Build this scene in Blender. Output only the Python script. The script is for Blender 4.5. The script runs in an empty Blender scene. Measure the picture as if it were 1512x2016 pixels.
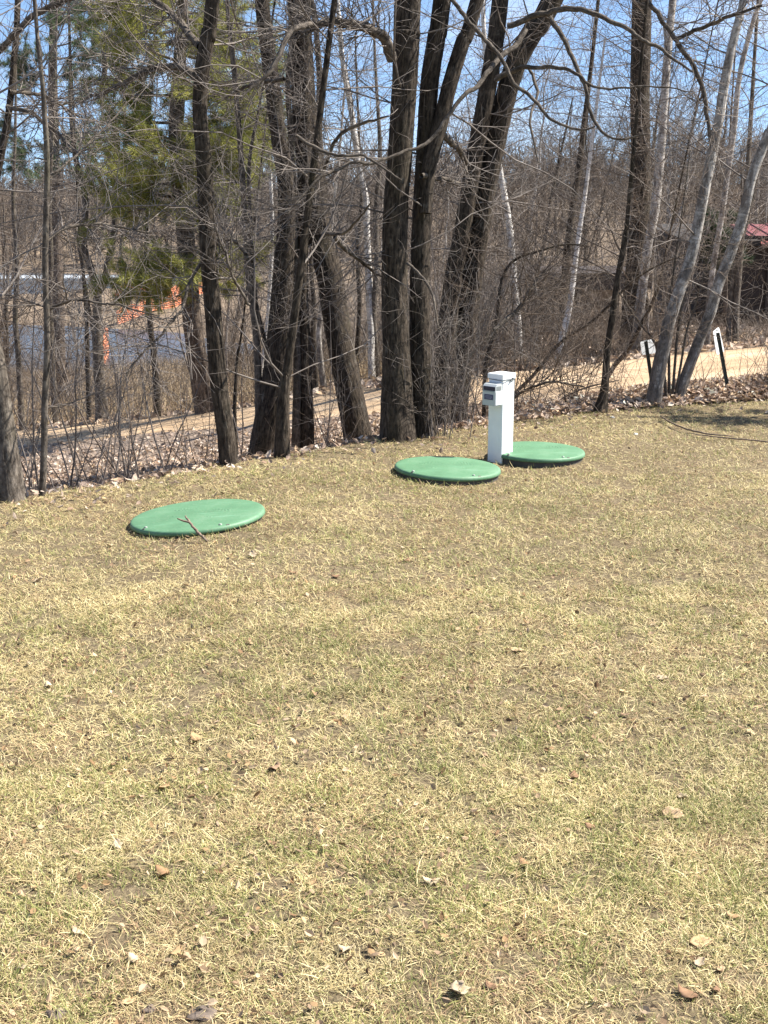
import bpy, math
import numpy as np
from mathutils import Vector, Matrix

C = bpy.context.scene.collection
rad = math.radians

# ------------------------------------------------------------------ camera
F = 2600.0; W = 1512.0; H = 2016.0
CAMZ = 1.5
PITCH = math.atan((1008 - 380) / F)
cp, sp = math.cos(PITCH), math.sin(PITCH)
cam = bpy.data.cameras.new('camera'); camo = bpy.data.objects.new('camera', cam); C.objects.link(camo)
cam.sensor_fit = 'HORIZONTAL'; cam.sensor_width = 36; cam.lens = F / W * 36
cam.clip_start = 0.05; cam.clip_end = 3000
camo.location = (0, 0, CAMZ); camo.rotation_euler = (math.pi/2 - PITCH, 0, 0)
bpy.context.scene.camera = camo

def ray(px, py):
    a = (px - 756) / F; b = (py - 1008) / F
    return np.array([a, cp - b*sp, -sp - b*cp])
def at(px, py, D):
    r = ray(px, py); return np.array([0, 0, CAMZ]) + r * (D / r[1])
def on_plane(px, py, z=0.0):
    r = ray(px, py); return np.array([0, 0, CAMZ]) + r * ((z - CAMZ) / r[2])

# ------------------------------------------------------------------ terrain tables
AP = 6.0                                        # apex of the wedge grid lies behind the viewer
def tt(p): return p[0] / (p[1] + AP)
edge = [on_plane(px, py) for px, py in ((0,987),(180,962),(330,938),(480,908),(620,888),(740,866),(960,838),(1150,815),(1300,802),(1512,788))]
edge = [np.array([-9,2.6,0]), np.array([-4.6,4.6,0])] + edge + [np.array([4.6,9.9,0]), np.array([9,10.0,0]), np.array([20,10.0,0])]
near_px = [(50,877,17.0),(165,868,16.5),(300,852,16.0),(480,840,15.0),(620,823,13.8),(740,815,12.9),(900,802,11.8),(1100,784,10.9),(1300,772,10.45),(1512,750,10.25)]
far_px  = [(50,850,18.9),(165,838,18.4),(300,824,17.8),(480,804,17.0),(620,781,15.9),(740,768,15.1),(900,741,14.2),(1100,724,13.5),(1300,702,13.3),(1512,682,13.2)]
near = [np.array([-14,21.5,-2.4]), np.array([-9,19.6,-2.15])] + [at(*p) for p in near_px] + [np.array([4.8,10.6,0.05]), np.array([9,11.5,0.05]), np.array([22,15,0.0])]
far  = [np.array([-14,24.0,-2.45]), np.array([-9.4,21.8,-2.25])] + [at(*p) for p in far_px] + [np.array([6,13.4,0.0]), np.array([10,14.4,0.0]), np.array([22,18,0.0])]
def table(pts):
    a = np.array(pts); t = a[:,0] / (a[:,1] + AP); o = np.argsort(t); return t[o], a[o,1], a[o,2]
Te, De_, _ = table(edge); Tn, Dn_, Zn_ = table(near); Tf, Df_, Zf_ = table(far)
def De(t): return np.interp(t, Te, De_)
def Dn(t): return np.maximum(np.interp(t, Tn, Dn_), De(t) + 0.55)
def Zn(t): return np.interp(t, Tn, Zn_)
def Df(t): return np.maximum(np.interp(t, Tf, Df_), Dn(t) + 1.2)
def Zf(t): return np.interp(t, Tf, Zf_)

def vnoise(x, y, s, seed=0):
    """smooth value noise, -1..1"""
    x = np.asarray(x, float) / s + 31.7*seed; y = np.asarray(y, float) / s + 17.3*seed
    xi, yi = np.floor(x), np.floor(y); fx, fy = x - xi, y - yi
    fx = fx*fx*(3-2*fx); fy = fy*fy*(3-2*fy)
    def h(a, b):
        v = np.sin(a*127.1 + b*311.7 + seed*7.7) * 43758.5453
        return v - np.floor(v)
    return ((h(xi,yi)*(1-fx) + h(xi+1,yi)*fx)*(1-fy) + (h(xi,yi+1)*(1-fx) + h(xi+1,yi+1)*fx)*fy)*2 - 1

WATER = -5.0
LID_SLOPE = [(-0.861,5.94,0.11),(0.346,7.06,-0.055)]     # the lawn tips a little where the lids lie
def beyond(t, y, x):
    """ground beyond the road"""
    d0, z0 = Df(t), Zf(t)
    right = np.clip((t + 0.02) / 0.12, 0, 1)     # 0 = pond side, 1 = cabin side
    ks = np.array([0, 10, 29, 33, 44, 50, 66, 72, 91, 95, 120, 170, 260, 420, 900.])
    zl = np.array([0, -1.0, -2.75, -3.6, -3.6, -2.7, -2.7, -3.6, -3.6, -2.4, -1.2, 0.6, 3.0, 4, 4.])
    zr = np.array([0, -0.85, -1.9, -2.2, -2.6, -2.6, -2.2, -2.0, -1.5, -1.2, -0.6, 0.6, 3.0, 4, 4.])
    s = y - d0
    a = np.interp(s, ks, zl); b = np.interp(s, ks, zr)
    # the near pond reaches only so far to the left
    return z0 + a*(1-right) + b*right + 0.10*vnoise(x, y, 2.3, 3)*np.clip(s/3, 0, 1) + 0.3*vnoise(x, y, 9, 4)*np.clip(s/30, 0, 1)
def gz(x, y):
    x = np.asarray(x, float); y = np.asarray(y, float)
    t = x / (y + AP)
    e, n, f = De(t), Dn(t), Df(t); zn, zf = Zn(t), Zf(t)
    lawn = 0.018*vnoise(x, y, 1.1, 1) * np.clip((e - y)/0.5, 0, 1)
    for (lx, ly, sl) in LID_SLOPE:
        lawn = lawn + sl*(x-lx)*np.exp(-((x-lx)**2 + (y-ly)**2)/0.55**2) * np.clip((e - y)/0.4, 0, 1)
    s = np.clip((y - e) / (n - e), 0, 1)
    bank = zn * (1 - (1 - s)**1.7) + 0.07*vnoise(x, y, 0.8, 2)*np.sin(np.pi*s)
    r = np.clip((y - n) / (f - n), 0, 1)
    road = zn + (zf - zn)*r
    bey = beyond(t, y, x)
    return np.where(y < e, lawn, np.where(y < n, bank, np.where(y < f, road, bey)))
def gz1(x, y): return float(gz(np.array([x]), np.array([y]))[0])
def ground_hit(px, py, y0=3.0, y1=200.0):
    r = ray(px, py)
    y = np.concatenate([np.arange(y0, 30, 0.01), np.arange(30, y1, 0.1)])
    x = r[0]/r[1]*y; z = CAMZ + r[2]/r[1]*y
    k = np.argmax(z <= gz(x, y))
    return np.array([x[k], y[k], z[k]])

# ------------------------------------------------------------------ mesh helpers
def mk(name, V, quads=None, tris=None, mat=None, parent=None, smooth=True, attrs=None, colors=None):
    me = bpy.data.meshes.new(name)
    V = np.asarray(V, np.float32)
    q = np.zeros((0,4), np.int32) if quads is None else np.asarray(quads, np.int32).reshape(-1,4)
    t = np.zeros((0,3), np.int32) if tris is None else np.asarray(tris, np.int32).reshape(-1,3)
    me.vertices.add(len(V)); me.vertices.foreach_set('co', V.ravel())
    me.loops.add(len(q)*4 + len(t)*3)
    me.loops.foreach_set('vertex_index', np.concatenate([q.ravel(), t.ravel()]))
    me.polygons.add(len(q) + len(t))
    st = np.concatenate([np.arange(len(q))*4, len(q)*4 + np.arange(len(t))*3]).astype(np.int32)
    me.polygons.foreach_set('loop_start', st)
    me.polygons.foreach_set('use_smooth', np.full(len(st), smooth))
    me.update(calc_edges=True)
    if attrs is not None:
        for k, a in attrs.items():
            at_ = me.attributes.new(k, 'FLOAT_VECTOR', 'POINT'); at_.data.foreach_set('vector', np.asarray(a, np.float32).ravel())
    if colors is not None:
        ca = me.color_attributes.new('tint', 'FLOAT_COLOR', 'POINT')
        c4 = np.ones((len(V),4), np.float32); c4[:,:3] = colors
        ca.data.foreach_set('color', c4.ravel())
    if mat is not None: me.materials.append(mat)
    me.validate()
    o = bpy.data.objects.new(name, me); C.objects.link(o)
    if parent is not None: o.parent = parent
    return o
def tag(o, label=None, cat=None, group=None, kind=None):
    if label: o['label'] = label
    if cat: o['category'] = cat
    if group: o['group'] = group
    if kind: o['kind'] = kind
    return o
def empty(name, loc, label, cat, group=None, rot=(0,0,0)):
    o = bpy.data.objects.new(name, None); C.objects.link(o); o.location = loc; o.rotation_euler = rot
    o.empty_display_size = 0.1
    return tag(o, label, cat, group)

class MB:
    """collects loose shapes, builds ONE mesh"""
    def __init__(s): s.v = []; s.q = []; s.t = []; s.n = 0
    def add(s, V, q=None, t=None):
        V = np.asarray(V, float); s.v.append(V)
        if q is not None and len(q): s.q.append(np.asarray(q).reshape(-1,4) + s.n)
        if t is not None and len(t): s.t.append(np.asarray(t).reshape(-1,3) + s.n)
        s.n += len(V)
    def box(s, c, size, R=None, bev=0.0):
        hx, hy, hz = [k/2 for k in size]
        b = min(bev, 0.45*min(size))
        if b <= 0:
            V = np.array([(x,y,z) for z in (-hz,hz) for y in (-hy,hy) for x in (-hx,hx)])
            q = [(0,2,3,1),(4,5,7,6),(0,1,5,4),(2,6,7,3),(0,4,6,2),(1,3,7,5)]
            t = []
        else:
            V = []; q = []; t = []
            idx = {}
            for sx in (-1,1):
                for sy in (-1,1):
                    for sz in (-1,1):
                        for ax in range(3):
                            p = [sx*(hx-b), sy*(hy-b), sz*(hz-b)]
                            p[ax] += (sx,sy,sz)[ax]*b
                            idx[(sx,sy,sz,ax)] = len(V); V.append(p)
            V = np.array(V)
            for ax in range(3):
                for sg in (-1,1):
                    o = [k for k in range(3) if k != ax]; cyc = [(-1,-1),(1,-1),(1,1),(-1,1)]
                    f = []
                    for u, w in cyc:
                        k = [0,0,0]; k[ax] = sg; k[o[0]] = u; k[o[1]] = w; f.append(idx[(*k,ax)])
                    n = np.cross(V[f[1]]-V[f[0]], V[f[2]]-V[f[0]])[ax]
                    q.append(f if n*sg > 0 else f[::-1])
            for ax in range(3):
                o = [k for k in range(3) if k != ax]
                for u in (-1,1):
                    for w in (-1,1):
                        k0 = [0,0,0]; k1 = [0,0,0]; k0[ax] = -1; k1[ax] = 1
                        for k in (k0,k1): k[o[0]] = u; k[o[1]] = w
                        f = [idx[(*k0,o[0])], idx[(*k1,o[0])], idx[(*k1,o[1])], idx[(*k0,o[1])]]
                        n = np.cross(V[f[1]]-V[f[0]], V[f[2]]-V[f[0]])
                        q.append(f if n @ V[f].mean(0) > 0 else f[::-1])
            for sx in (-1,1):
                for sy in (-1,1):
                    for sz in (-1,1):
                        f = [idx[(sx,sy,sz,a)] for a in range(3)]
                        n = np.cross(V[f[1]]-V[f[0]], V[f[2]]-V[f[0]])
                        t.append(f if n @ V[f].mean(0) > 0 else f[::-1])
        if R is not None: V = V @ np.asarray(R).T
        s.add(V + np.asarray(c), q, t)
    def tube(s, P, R, k=6, cap=True):
        V, q, _ = tubes(np.asarray(P, float)[None], np.asarray(R, float)[None], k); t = []
        if cap:
            n = len(P)
            for base, rev in ((0, True), ((n-1)*k, False)):
                for i in range(1, k-1):
                    f = (base, base+i, base+i+1); t.append(f[::-1] if rev else f)
        s.add(V, q, t)
    def lathe(s, prof, k=64):
        prof = np.asarray(prof, float); n = len(prof); th = np.arange(k)*2*np.pi/k
        V = np.stack([np.outer(prof[:,0], np.cos(th)), np.outer(prof[:,0], np.sin(th)), np.repeat(prof[:,1:2], k, 1)], -1).reshape(-1,3)
        q = [(i*k+j, i*k+(j+1)%k, (i+1)*k+(j+1)%k, (i+1)*k+j) for i in range(n-1) for j in range(k)]
        s.add(V, q)
    def build(s, name, mat, parent=None, smooth=False):
        V = np.concatenate(s.v)
        return mk(name, V, np.concatenate(s.q) if s.q else None, np.concatenate(s.t) if s.t else None, mat, parent, smooth)

def norm(a): return a / np.maximum(np.linalg.norm(a, axis=-1, keepdims=True), 1e-9)
def tubes(P, R, k, ridge=None):
    """P (M,N,3), R (M,N) -> verts, quads, bark coordinates"""
    M, N, _ = P.shape
    T = np.empty_like(P); T[:,1:-1] = P[:,2:] - P[:,:-2]; T[:,0] = P[:,1]-P[:,0]; T[:,-1] = P[:,-1]-P[:,-2]
    T = norm(T)
    d = P[:,-1] - P[:,0]
    ref = np.zeros((M,3)); ref[np.arange(M), np.argmin(np.abs(d), axis=1)] = 1
    A = norm(np.cross(T, ref[:,None,:])); B = np.cross(T, A)
    th = np.arange(k)*2*np.pi/k
    c, s_ = np.cos(th), np.sin(th)
    L = np.concatenate([np.zeros((M,1)), np.cumsum(np.linalg.norm(np.diff(P, axis=1), axis=2), axis=1)], 1)
    RR = np.repeat(R[:,:,None], k, 2)
    if ridge is not None: RR = RR + ridge(th[None,None,:], L[:,:,None], R[:,:,None])
    V = P[:,:,None,:] + RR[...,None]*(A[:,:,None,:]*c[None,None,:,None] + B[:,:,None,:]*s_[None,None,:,None])
    bark = np.stack([np.broadcast_to(R[:,:,None]*c, RR.shape), np.broadcast_to(R[:,:,None]*s_, RR.shape), np.broadcast_to(L[:,:,None], RR.shape)], -1)
    i = np.arange(N-1)[:,None]; j = np.arange(k)[None,:]
    q = np.stack([i*k+j, i*k+(j+1)%k, (i+1)*k+(j+1)%k, (i+1)*k+j], -1).reshape(-1,4)
    q = (q[None] + (np.arange(M)*N*k)[:,None,None]).reshape(-1,4)
    return V.reshape(-1,3), q, bark.reshape(-1,3)

def resample(P, R, n):
    P = np.asarray(P, float); R = np.asarray(R, float)
    # Catmull-Rom through the points
    Q = np.concatenate([[2*P[0]-P[1]], P, [2*P[-1]-P[-2]]])
    L = np.concatenate([[0], np.cumsum(np.linalg.norm(np.diff(P, axis=0), axis=1))])
    u = np.linspace(0, L[-1], n)
    seg = np.clip(np.searchsorted(L, u, side='right')-1, 0, len(P)-2)
    f = ((u - L[seg]) / (L[seg+1]-L[seg]))[:,None]
    p0, p1, p2, p3 = Q[seg], Q[seg+1], Q[seg+2], Q[seg+3]
    out = 0.5*((2*p1) + (p2-p0)*f + (2*p0-5*p1+4*p2-p3)*f**2 + (3*p1-p0-3*p2+p3)*f**3)
    return out, np.interp(u, L, R)

# ------------------------------------------------------------------ materials
def mat(name):
    m = bpy.data.materials.new(name); m.use_nodes = True
    nt = m.node_tree; nt.nodes.clear()
    out = nt.nodes.new('ShaderNodeOutputMaterial'); b = nt.nodes.new('ShaderNodeBsdfPrincipled')
    nt.links.new(b.outputs[0], out.inputs[0])
    return m, nt, b, out
def N(nt, typ, **kw):
    n = nt.nodes.new(typ)
    for k, v in kw.items():
        if k in n.inputs: n.inputs[k].default_value = v
        else: setattr(n, k, v)
    return n
def ramp(nt, fac, stops):
    r = nt.nodes.new('ShaderNodeValToRGB'); e = r.color_ramp.elements
    while len(e) > len(stops): e.remove(e[-1])
    while len(e) < len(stops): e.new(1.0)
    for x, (p, c) in zip(e, stops): x.position = p; x.color = (*c, 1)
    nt.links.new(fac, r.inputs[0]); return r.outputs[0]
def coords(nt, scale=(1,1,1), attr=None, obj=True):
    if attr: src = N(nt, 'ShaderNodeAttribute', attribute_name=attr).outputs['Vector']
    else: src = N(nt, 'ShaderNodeTexCoord').outputs['Object']
    mp = N(nt, 'ShaderNodeMapping'); mp.inputs['Scale'].default_value = scale
    nt.links.new(src, mp.inputs['Vector']); return mp.outputs[0]
def noise(nt, vec, scale, detail=4, rough=0.6):
    n = N(nt, 'ShaderNodeTexNoise'); n.inputs['Scale'].default_value = scale; n.inputs['Detail'].default_value = detail; n.inputs['Roughness'].default_value = rough
    nt.links.new(vec, n.inputs['Vector']); return n.outputs['Fac']
def mixc(nt, fac, a, b, mode='MIX'):
    n = N(nt, 'ShaderNodeMix'); n.data_type = 'RGBA'; n.blend_type = mode
    if isinstance(fac, float): n.inputs[0].default_value = fac
    else: nt.links.new(fac, n.inputs[0])
    for i, x in ((6,a),(7,b)):
        if isinstance(x, tuple): n.inputs[i].default_value = (*x, 1)
        else: nt.links.new(x, n.inputs[i])
    return n.outputs[2]
def bump(nt, b, h, strength=0.5, dist=0.01):
    n = N(nt, 'ShaderNodeBump'); n.inputs['Strength'].default_value = strength; n.inputs['Distance'].default_value = dist
    nt.links.new(h, n.inputs['Height']); nt.links.new(n.outputs[0], b.inputs['Normal'])
def setb(b, **kw):
    for k, v in kw.items():
        k = {'rough':'Roughness','spec':'Specular IOR Level','metal':'Metallic'}.get(k, k)
        b.inputs[k].default_value = v

def bark_mat(name, dark, lite, moss=None, su=70, sv=13):
    m, nt, b, _ = mat(name)
    v = coords(nt, (su, su, sv), 'bark')
    n1 = noise(nt, v, 1.0, 5, 0.65)
    v2 = coords(nt, (9, 9, 5), 'bark'); n2 = noise(nt, v2, 1.0, 3)
    c = ramp(nt, n1, [(0.36, dark), (0.50, tuple((a+b_)/2 for a, b_ in zip(dark, lite))), (0.66, lite)])
    c = mixc(nt, ramp(nt, n2, [(0.35,(0,0,0)),(0.7,(1,1,1))]), c, mixc(nt, 1.0, c, (0.72,0.70,0.66), 'MULTIPLY'))
    if moss: c = mixc(nt, ramp(nt, noise(nt, coords(nt, (5,5,2.0), 'bark'), 1.0, 4), [(0.50,(0,0,0)),(0.72,(0.55,0.55,0.55))]), c, moss)
    n3 = noise(nt, coords(nt, (30, 30, 26), 'bark'), 1.0, 5, 0.7)
    c = mixc(nt, ramp(nt, n3, [(0.38,(0.8,0.8,0.8)),(0.56,(0,0,0))]), c, mixc(nt, 1.0, c, (0.45,0.42,0.40), 'MULTIPLY'))
    n4 = noise(nt, coords(nt, (22, 22, 11), 'bark'), 1.0, 4, 0.6)
    c = mixc(nt, ramp(nt, n4, [(0.62,(0,0,0)),(0.74,(0.4,0.4,0.4))]), c, (0.21,0.20,0.17))
    nt.links.new(c, b.inputs['Base Color']); setb(b, rough=0.9, spec=0.2)
    bump(nt, b, n1, 0.9, 0.012); return m
M_BARK = bark_mat('furrowed_bark', (0.016,0.0125,0.0095), (0.105,0.083,0.062), (0.068,0.060,0.034))
M_BARK2 = bark_mat('smooth_grey_bark', (0.075,0.062,0.050), (0.20,0.17,0.14), (0.10,0.10,0.06), 40, 12)
M_PINEBARK = bark_mat('pine_bark', (0.05,0.038,0.03), (0.21,0.165,0.13), None, 45, 9)
M_LIMB = bark_mat('limb_bark', (0.055,0.046,0.038), (0.19,0.16,0.13), None, 60, 25)
def twig_mat(name, c0, c1):
    m, nt, b, _ = mat(name)
    n = noise(nt, coords(nt, (1,1,1)), 6.0, 3)
    nt.links.new(ramp(nt, n, [(0.3,c0),(0.7,c1)]), b.inputs['Base Color']); setb(b, rough=0.75, spec=0.3); return m
M_TWIG = twig_mat('grey_twig_bark', (0.085,0.068,0.058), (0.21,0.18,0.155))
M_TWIG2 = twig_mat('brown_twig_bark', (0.070,0.050,0.037), (0.165,0.125,0.092))
M_TWIGDARK = twig_mat('dark_thicket_bark', (0.045,0.034,0.026), (0.105,0.082,0.062))
M_TWIGFAR = twig_mat('far_twig_bark', (0.085,0.066,0.052), (0.17,0.135,0.105))
def birch_mat():
    m, nt, b, _ = mat('birch_bark')
    v = coords(nt, (6,6,42), 'bark'); n1 = noise(nt, v, 1.0, 3, 0.6)
    v2 = coords(nt, (3,3,4), 'bark'); n2 = noise(nt, v2, 1.0, 3)
    c = ramp(nt, n1, [(0.33,(0.06,0.052,0.045)),(0.42,(0.44,0.41,0.37)),(0.75,(0.62,0.59,0.55))])
    c = mixc(nt, ramp(nt, n2, [(0.55,(0,0,0)),(0.68,(0.85,0.85,0.85))]), c, (0.10,0.085,0.072))
    nt.links.new(c, b.inputs['Base Color']); setb(b, rough=0.7); bump(nt, b, n1, 0.4, 0.006); return m
M_BIRCH = birch_mat()
def birch_dark():
    m, nt, b, _ = mat('grey_birch_bark')
    n1 = noise(nt, coords(nt, (12,12,60), 'bark'), 1.0, 5, 0.7); n2 = noise(nt, coords(nt, (13,13,5.5), 'bark'), 1.0, 5, 0.65); n3 = noise(nt, coords(nt, (45,45,22), 'bark'), 1.0, 5, 0.7)
    c = ramp(nt, n1, [(0.34,(0.075,0.064,0.054)),(0.42,(0.33,0.30,0.265)),(0.75,(0.58,0.545,0.50))])
    c = mixc(nt, ramp(nt, n3, [(0.36,(0.9,0.9,0.9)),(0.52,(0,0,0))]), c, (0.15,0.128,0.108))
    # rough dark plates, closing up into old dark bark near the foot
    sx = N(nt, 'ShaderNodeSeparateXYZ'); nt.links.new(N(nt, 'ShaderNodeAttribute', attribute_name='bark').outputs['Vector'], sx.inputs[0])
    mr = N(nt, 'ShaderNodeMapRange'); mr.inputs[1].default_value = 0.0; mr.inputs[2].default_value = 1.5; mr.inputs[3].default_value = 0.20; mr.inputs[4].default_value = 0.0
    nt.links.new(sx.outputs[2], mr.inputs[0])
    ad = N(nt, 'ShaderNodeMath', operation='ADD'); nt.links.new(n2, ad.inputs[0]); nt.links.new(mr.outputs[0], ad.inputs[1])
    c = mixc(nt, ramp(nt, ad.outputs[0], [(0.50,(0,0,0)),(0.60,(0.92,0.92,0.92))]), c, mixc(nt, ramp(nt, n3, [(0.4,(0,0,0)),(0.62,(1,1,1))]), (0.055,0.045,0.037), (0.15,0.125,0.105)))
    nt.links.new(c, b.inputs['Base Color']); setb(b, rough=0.75); bump(nt, b, n3, 0.7, 0.008); return m
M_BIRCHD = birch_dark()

def tint_mat(name, rough=0.6, transl=0.3, spec=0.25):
    m, nt, b, out = mat(name)
    a = N(nt, 'ShaderNodeVertexColor', layer_name='tint')
    nt.links.new(a.outputs[0], b.inputs['Base Color']); setb(b, rough=rough, spec=spec)
    if transl > 0:
        tr = N(nt, 'ShaderNodeBsdfTranslucent'); nt.links.new(a.outputs[0], tr.inputs[0])
        mx = N(nt, 'ShaderNodeMixShader'); mx.inputs[0].default_value = transl
        nt.links.new(b.outputs[0], mx.inputs[1]); nt.links.new(tr.outputs[0], mx.inputs[2]); nt.links.new(mx.outputs[0], out.inputs[0])
    return m
M_GRASS = tint_mat('dry_grass_blade', 0.55, 0.22)
M_LEAF = tint_mat('dead_leaf', 0.9, 0.2, 0.06)
M_NEEDLE = tint_mat('pine_needle', 0.5, 0.25)

def ground_mat(name, cols, s1, s2, b1=0.02):
    m, nt, b, _ = mat(name)
    v = coords(nt)
    n1 = noise(nt, v, s1, 6, 0.7); n2 = noise(nt, v, s2, 3)
    c = ramp(nt, n1, [(0.32,cols[0]),(0.5,cols[1]),(0.68,cols[2])])
    c = mixc(nt, ramp(nt, n2, [(0.4,(0,0,0)),(0.65,(0.7,0.7,0.7))]), c, cols[3])
    nt.links.new(c, b.inputs['Base Color']); setb(b, rough=0.95, spec=0.1); bump(nt, b, n1, 0.8, b1); return m
M_LAWN = ground_mat('lawn_thatch', [(0.065,0.049,0.033),(0.165,0.128,0.078),(0.28,0.222,0.135),(0.14,0.108,0.064)], 60, 1.6)
M_BANK = ground_mat('leaf_mould', [(0.10,0.075,0.058),(0.24,0.185,0.145),(0.38,0.30,0.24),(0.19,0.145,0.11)], 22, 1.2)
M_FIELD = ground_mat('dry_woodland_floor', [(0.10,0.075,0.052),(0.20,0.15,0.105),(0.30,0.235,0.165),(0.17,0.13,0.095)], 5, 0.35, 0.05)
def road_mat():
    m, nt, b, _ = mat('sandy_gravel')
    a = N(nt, 'ShaderNodeAttribute', attribute_name='road').outputs['Vector']
    mp = N(nt, 'ShaderNodeMapping'); mp.inputs['Scale'].default_value = (0.5, 9.0, 1); nt.links.new(a, mp.inputs[0])
    tracks = noise(nt, mp.outputs[0], 1.0, 4)
    n1 = noise(nt, coords(nt), 35, 6, 0.75); n2 = noise(nt, coords(nt), 1.4, 3)
    c = ramp(nt, tracks, [(0.36,(0.35,0.245,0.150)),(0.5,(0.44,0.315,0.20)),(0.64,(0.52,0.39,0.262))])
    c = mixc(nt, ramp(nt, n1, [(0.3,(0.4,0.4,0.4)),(0.5,(0,0,0))]), c, (0.24,0.175,0.11))
    c = mixc(nt, ramp(nt, n2, [(0.4,(0,0,0)),(0.7,(0.45,0.45,0.45))]), c, (0.36,0.255,0.155))
    nt.links.new(c, b.inputs['Base Color']); setb(b, rough=0.95, spec=0.1); bump(nt, b, n1, 0.5, 0.012); return m
M_ROAD = road_mat()
def water_mat():
    m, nt, b, _ = mat('pond_water')
    setb(b, rough=0.32, spec=0.4); b.inputs['Base Color'].default_value = (0.06,0.072,0.085,1)
    n = noise(nt, coords(nt, (1,1,1)), 0.9, 4); bump(nt, b, n, 0.5, 0.12); return m
M_WATER = water_mat()
def plain(name, col, rough=0.5, var=0.12, sc=20, bmp=0.0, spec=0.4, metal=0.0):
    m, nt, b, _ = mat(name)
    n = noise(nt, coords(nt), sc, 4)
    d = tuple(c*(1-var) for c in col); l = tuple(min(1, c*(1+var)) for c in col)
    nt.links.new(ramp(nt, n, [(0.3,d),(0.7,l)]), b.inputs['Base Color']); setb(b, rough=rough, spec=spec, metal=metal)
    if bmp: bump(nt, b, n, bmp, 0.004)
    return m
M_WHITE = plain('white_vinyl', (0.80,0.81,0.80), 0.35, 0.03, 12)
M_BOX = plain('shade_grey_plastic', (0.44,0.465,0.46), 0.35, 0.05, 15)  # grey deepened to put the shade of the front face into the colour
M_DARKPLASTIC = plain('dark_smoked_plastic', (0.035,0.035,0.055), 0.18, 0.2, 30)
M_LABEL = plain('navy_label', (0.05,0.055,0.11), 0.4, 0.15, 60)
M_LABELMARK = plain('pale_label_print', (0.28,0.28,0.36), 0.5, 0.3, 200)
M_SLOT = plain('grey_slot', (0.30,0.32,0.31), 0.6, 0.1, 30)
M_CORD = plain('weathered_cord', (0.14,0.15,0.15), 0.7, 0.2, 60)
M_RISER = plain('dark_riser_plastic', (0.060,0.056,0.048), 0.7, 0.3, 14)
M_CONC = plain('dusty_riser_rim', (0.30,0.27,0.23), 0.85, 0.25, 25)
M_SCREW = plain('dull_steel', (0.24,0.27,0.23), 0.6, 0.2, 50)
M_SIGN = plain('bare_aluminium_sign', (0.70,0.71,0.70), 0.42, 0.06, 5)
M_SIGNPOST = plain('dark_green_steel', (0.045,0.055,0.045), 0.6, 0.3, 18)
M_CABIN = plain('dark_brown_boards', (0.034,0.023,0.017), 0.8, 0.35, 3)
M_CABINTRIM = plain('brown_trim', (0.040,0.029,0.022), 0.7, 0.2, 5)
M_ROOF = plain('red_metal_roof', (0.20,0.062,0.05), 0.45, 0.15, 2)
M_SHINGLE = plain('brown_shingles', (0.030,0.025,0.021), 0.9, 0.3, 8)
M_PANE = plain('dark_window_glass', (0.02,0.02,0.022), 0.08, 0.1, 2)
M_NET = plain('orange_plastic_netting', (0.52,0.18,0.085), 0.6, 0.15, 6)
M_TARP = plain('red_orange_tarp', (0.52,0.085,0.045), 0.5, 0.2, 3, 0.3)
M_STAKE = plain('wooden_stake', (0.22,0.17,0.12), 0.8, 0.2, 8)
M_ICE = plain('grey_white_ice', (0.42,0.46,0.50), 0.4, 0.12, 0.4)
M_CLOD = plain('dark_soil_clod', (0.13,0.10,0.078), 0.95, 0.35, 40, 0.8)
M_STONE = plain('pale_pebble', (0.50,0.47,0.40), 0.8, 0.15, 40)
M_STICK = plain('dry_stick_bark', (0.17,0.125,0.09), 0.85, 0.35, 45, 0.5)
def lid_mat():
    m, nt, b, _ = mat('green_polyethylene')
    v = coords(nt)
    n1 = noise(nt, v, 5, 5, 0.7); n2 = noise(nt, coords(nt, (3,40,3)), 1.0, 4); n3 = noise(nt, v, 90, 3)
    c = ramp(nt, n1, [(0.3,(0.070,0.160,0.084)),(0.55,(0.092,0.200,0.108)),(0.75,(0.135,0.240,0.146))])
    c = mixc(nt, ramp(nt, n2, [(0.56,(0,0,0)),(0.72,(0.5,0.5,0.5))]), c, (0.19,0.37,0.245))
    c = mixc(nt, ramp(nt, n3, [(0.56,(0,0,0)),(0.72,(0.45,0.45,0.45))]), c, (0.22,0.27,0.175))
    nt.links.new(c, b.inputs['Base Color']); setb(b, rough=0.55, spec=0.35); bump(nt, b, n3, 0.12, 0.003); return m
M_LID = lid_mat()

# ------------------------------------------------------------------ setting: ground sheets
tg = np.unique(np.concatenate([np.linspace(-0.32, 0.32, 161), np.linspace(0.32, 1, 24), np.linspace(-1, -0.32, 24), np.linspace(1, 4, 12), np.linspace(-4, -1, 12)]))
def sheet(name, yfun, ns, material, spacing=None, road=False):
    s = np.linspace(0, 1, ns) if spacing is None else spacing
    T, S = np.meshgrid(tg, s, indexing='ij')
    lo, hi = yfun
    Y = lo(T)*(1-S) + hi(T)*S
    X = T*(Y + AP)
    eps = 1e-4
    Z = gz(X, np.where(S == 0, Y + eps, np.where(S == 1, Y - eps, Y)))
    V = np.stack([X, Y, Z], -1).reshape(-1,3)
    n, m = len(tg), len(s)
    i = np.arange(n-1)[:,None]; j = np.arange(m-1)[None,:]
    q = np.stack([i*m+j, (i+1)*m+j, (i+1)*m+j+1, i*m+j+1], -1).reshape(-1,4)
    at_ = None
    if road:
        L = np.cumsum(np.concatenate([[0], np.hypot(np.diff(X[:,0]), np.diff(Y[:,0]))]))
        at_ = {'road': np.stack([np.repeat(L[:,None], m, 1), S, 0*S], -1).reshape(-1,3)}
    return tag(mk(name, V, q, None, material, attrs=at_), kind='structure')
sheet('lawn_ground', (lambda t: 0*t - 4.0, De), 90, M_LAWN)
sheet('leafy_bank', (De, Dn), 50, M_BANK)
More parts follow.
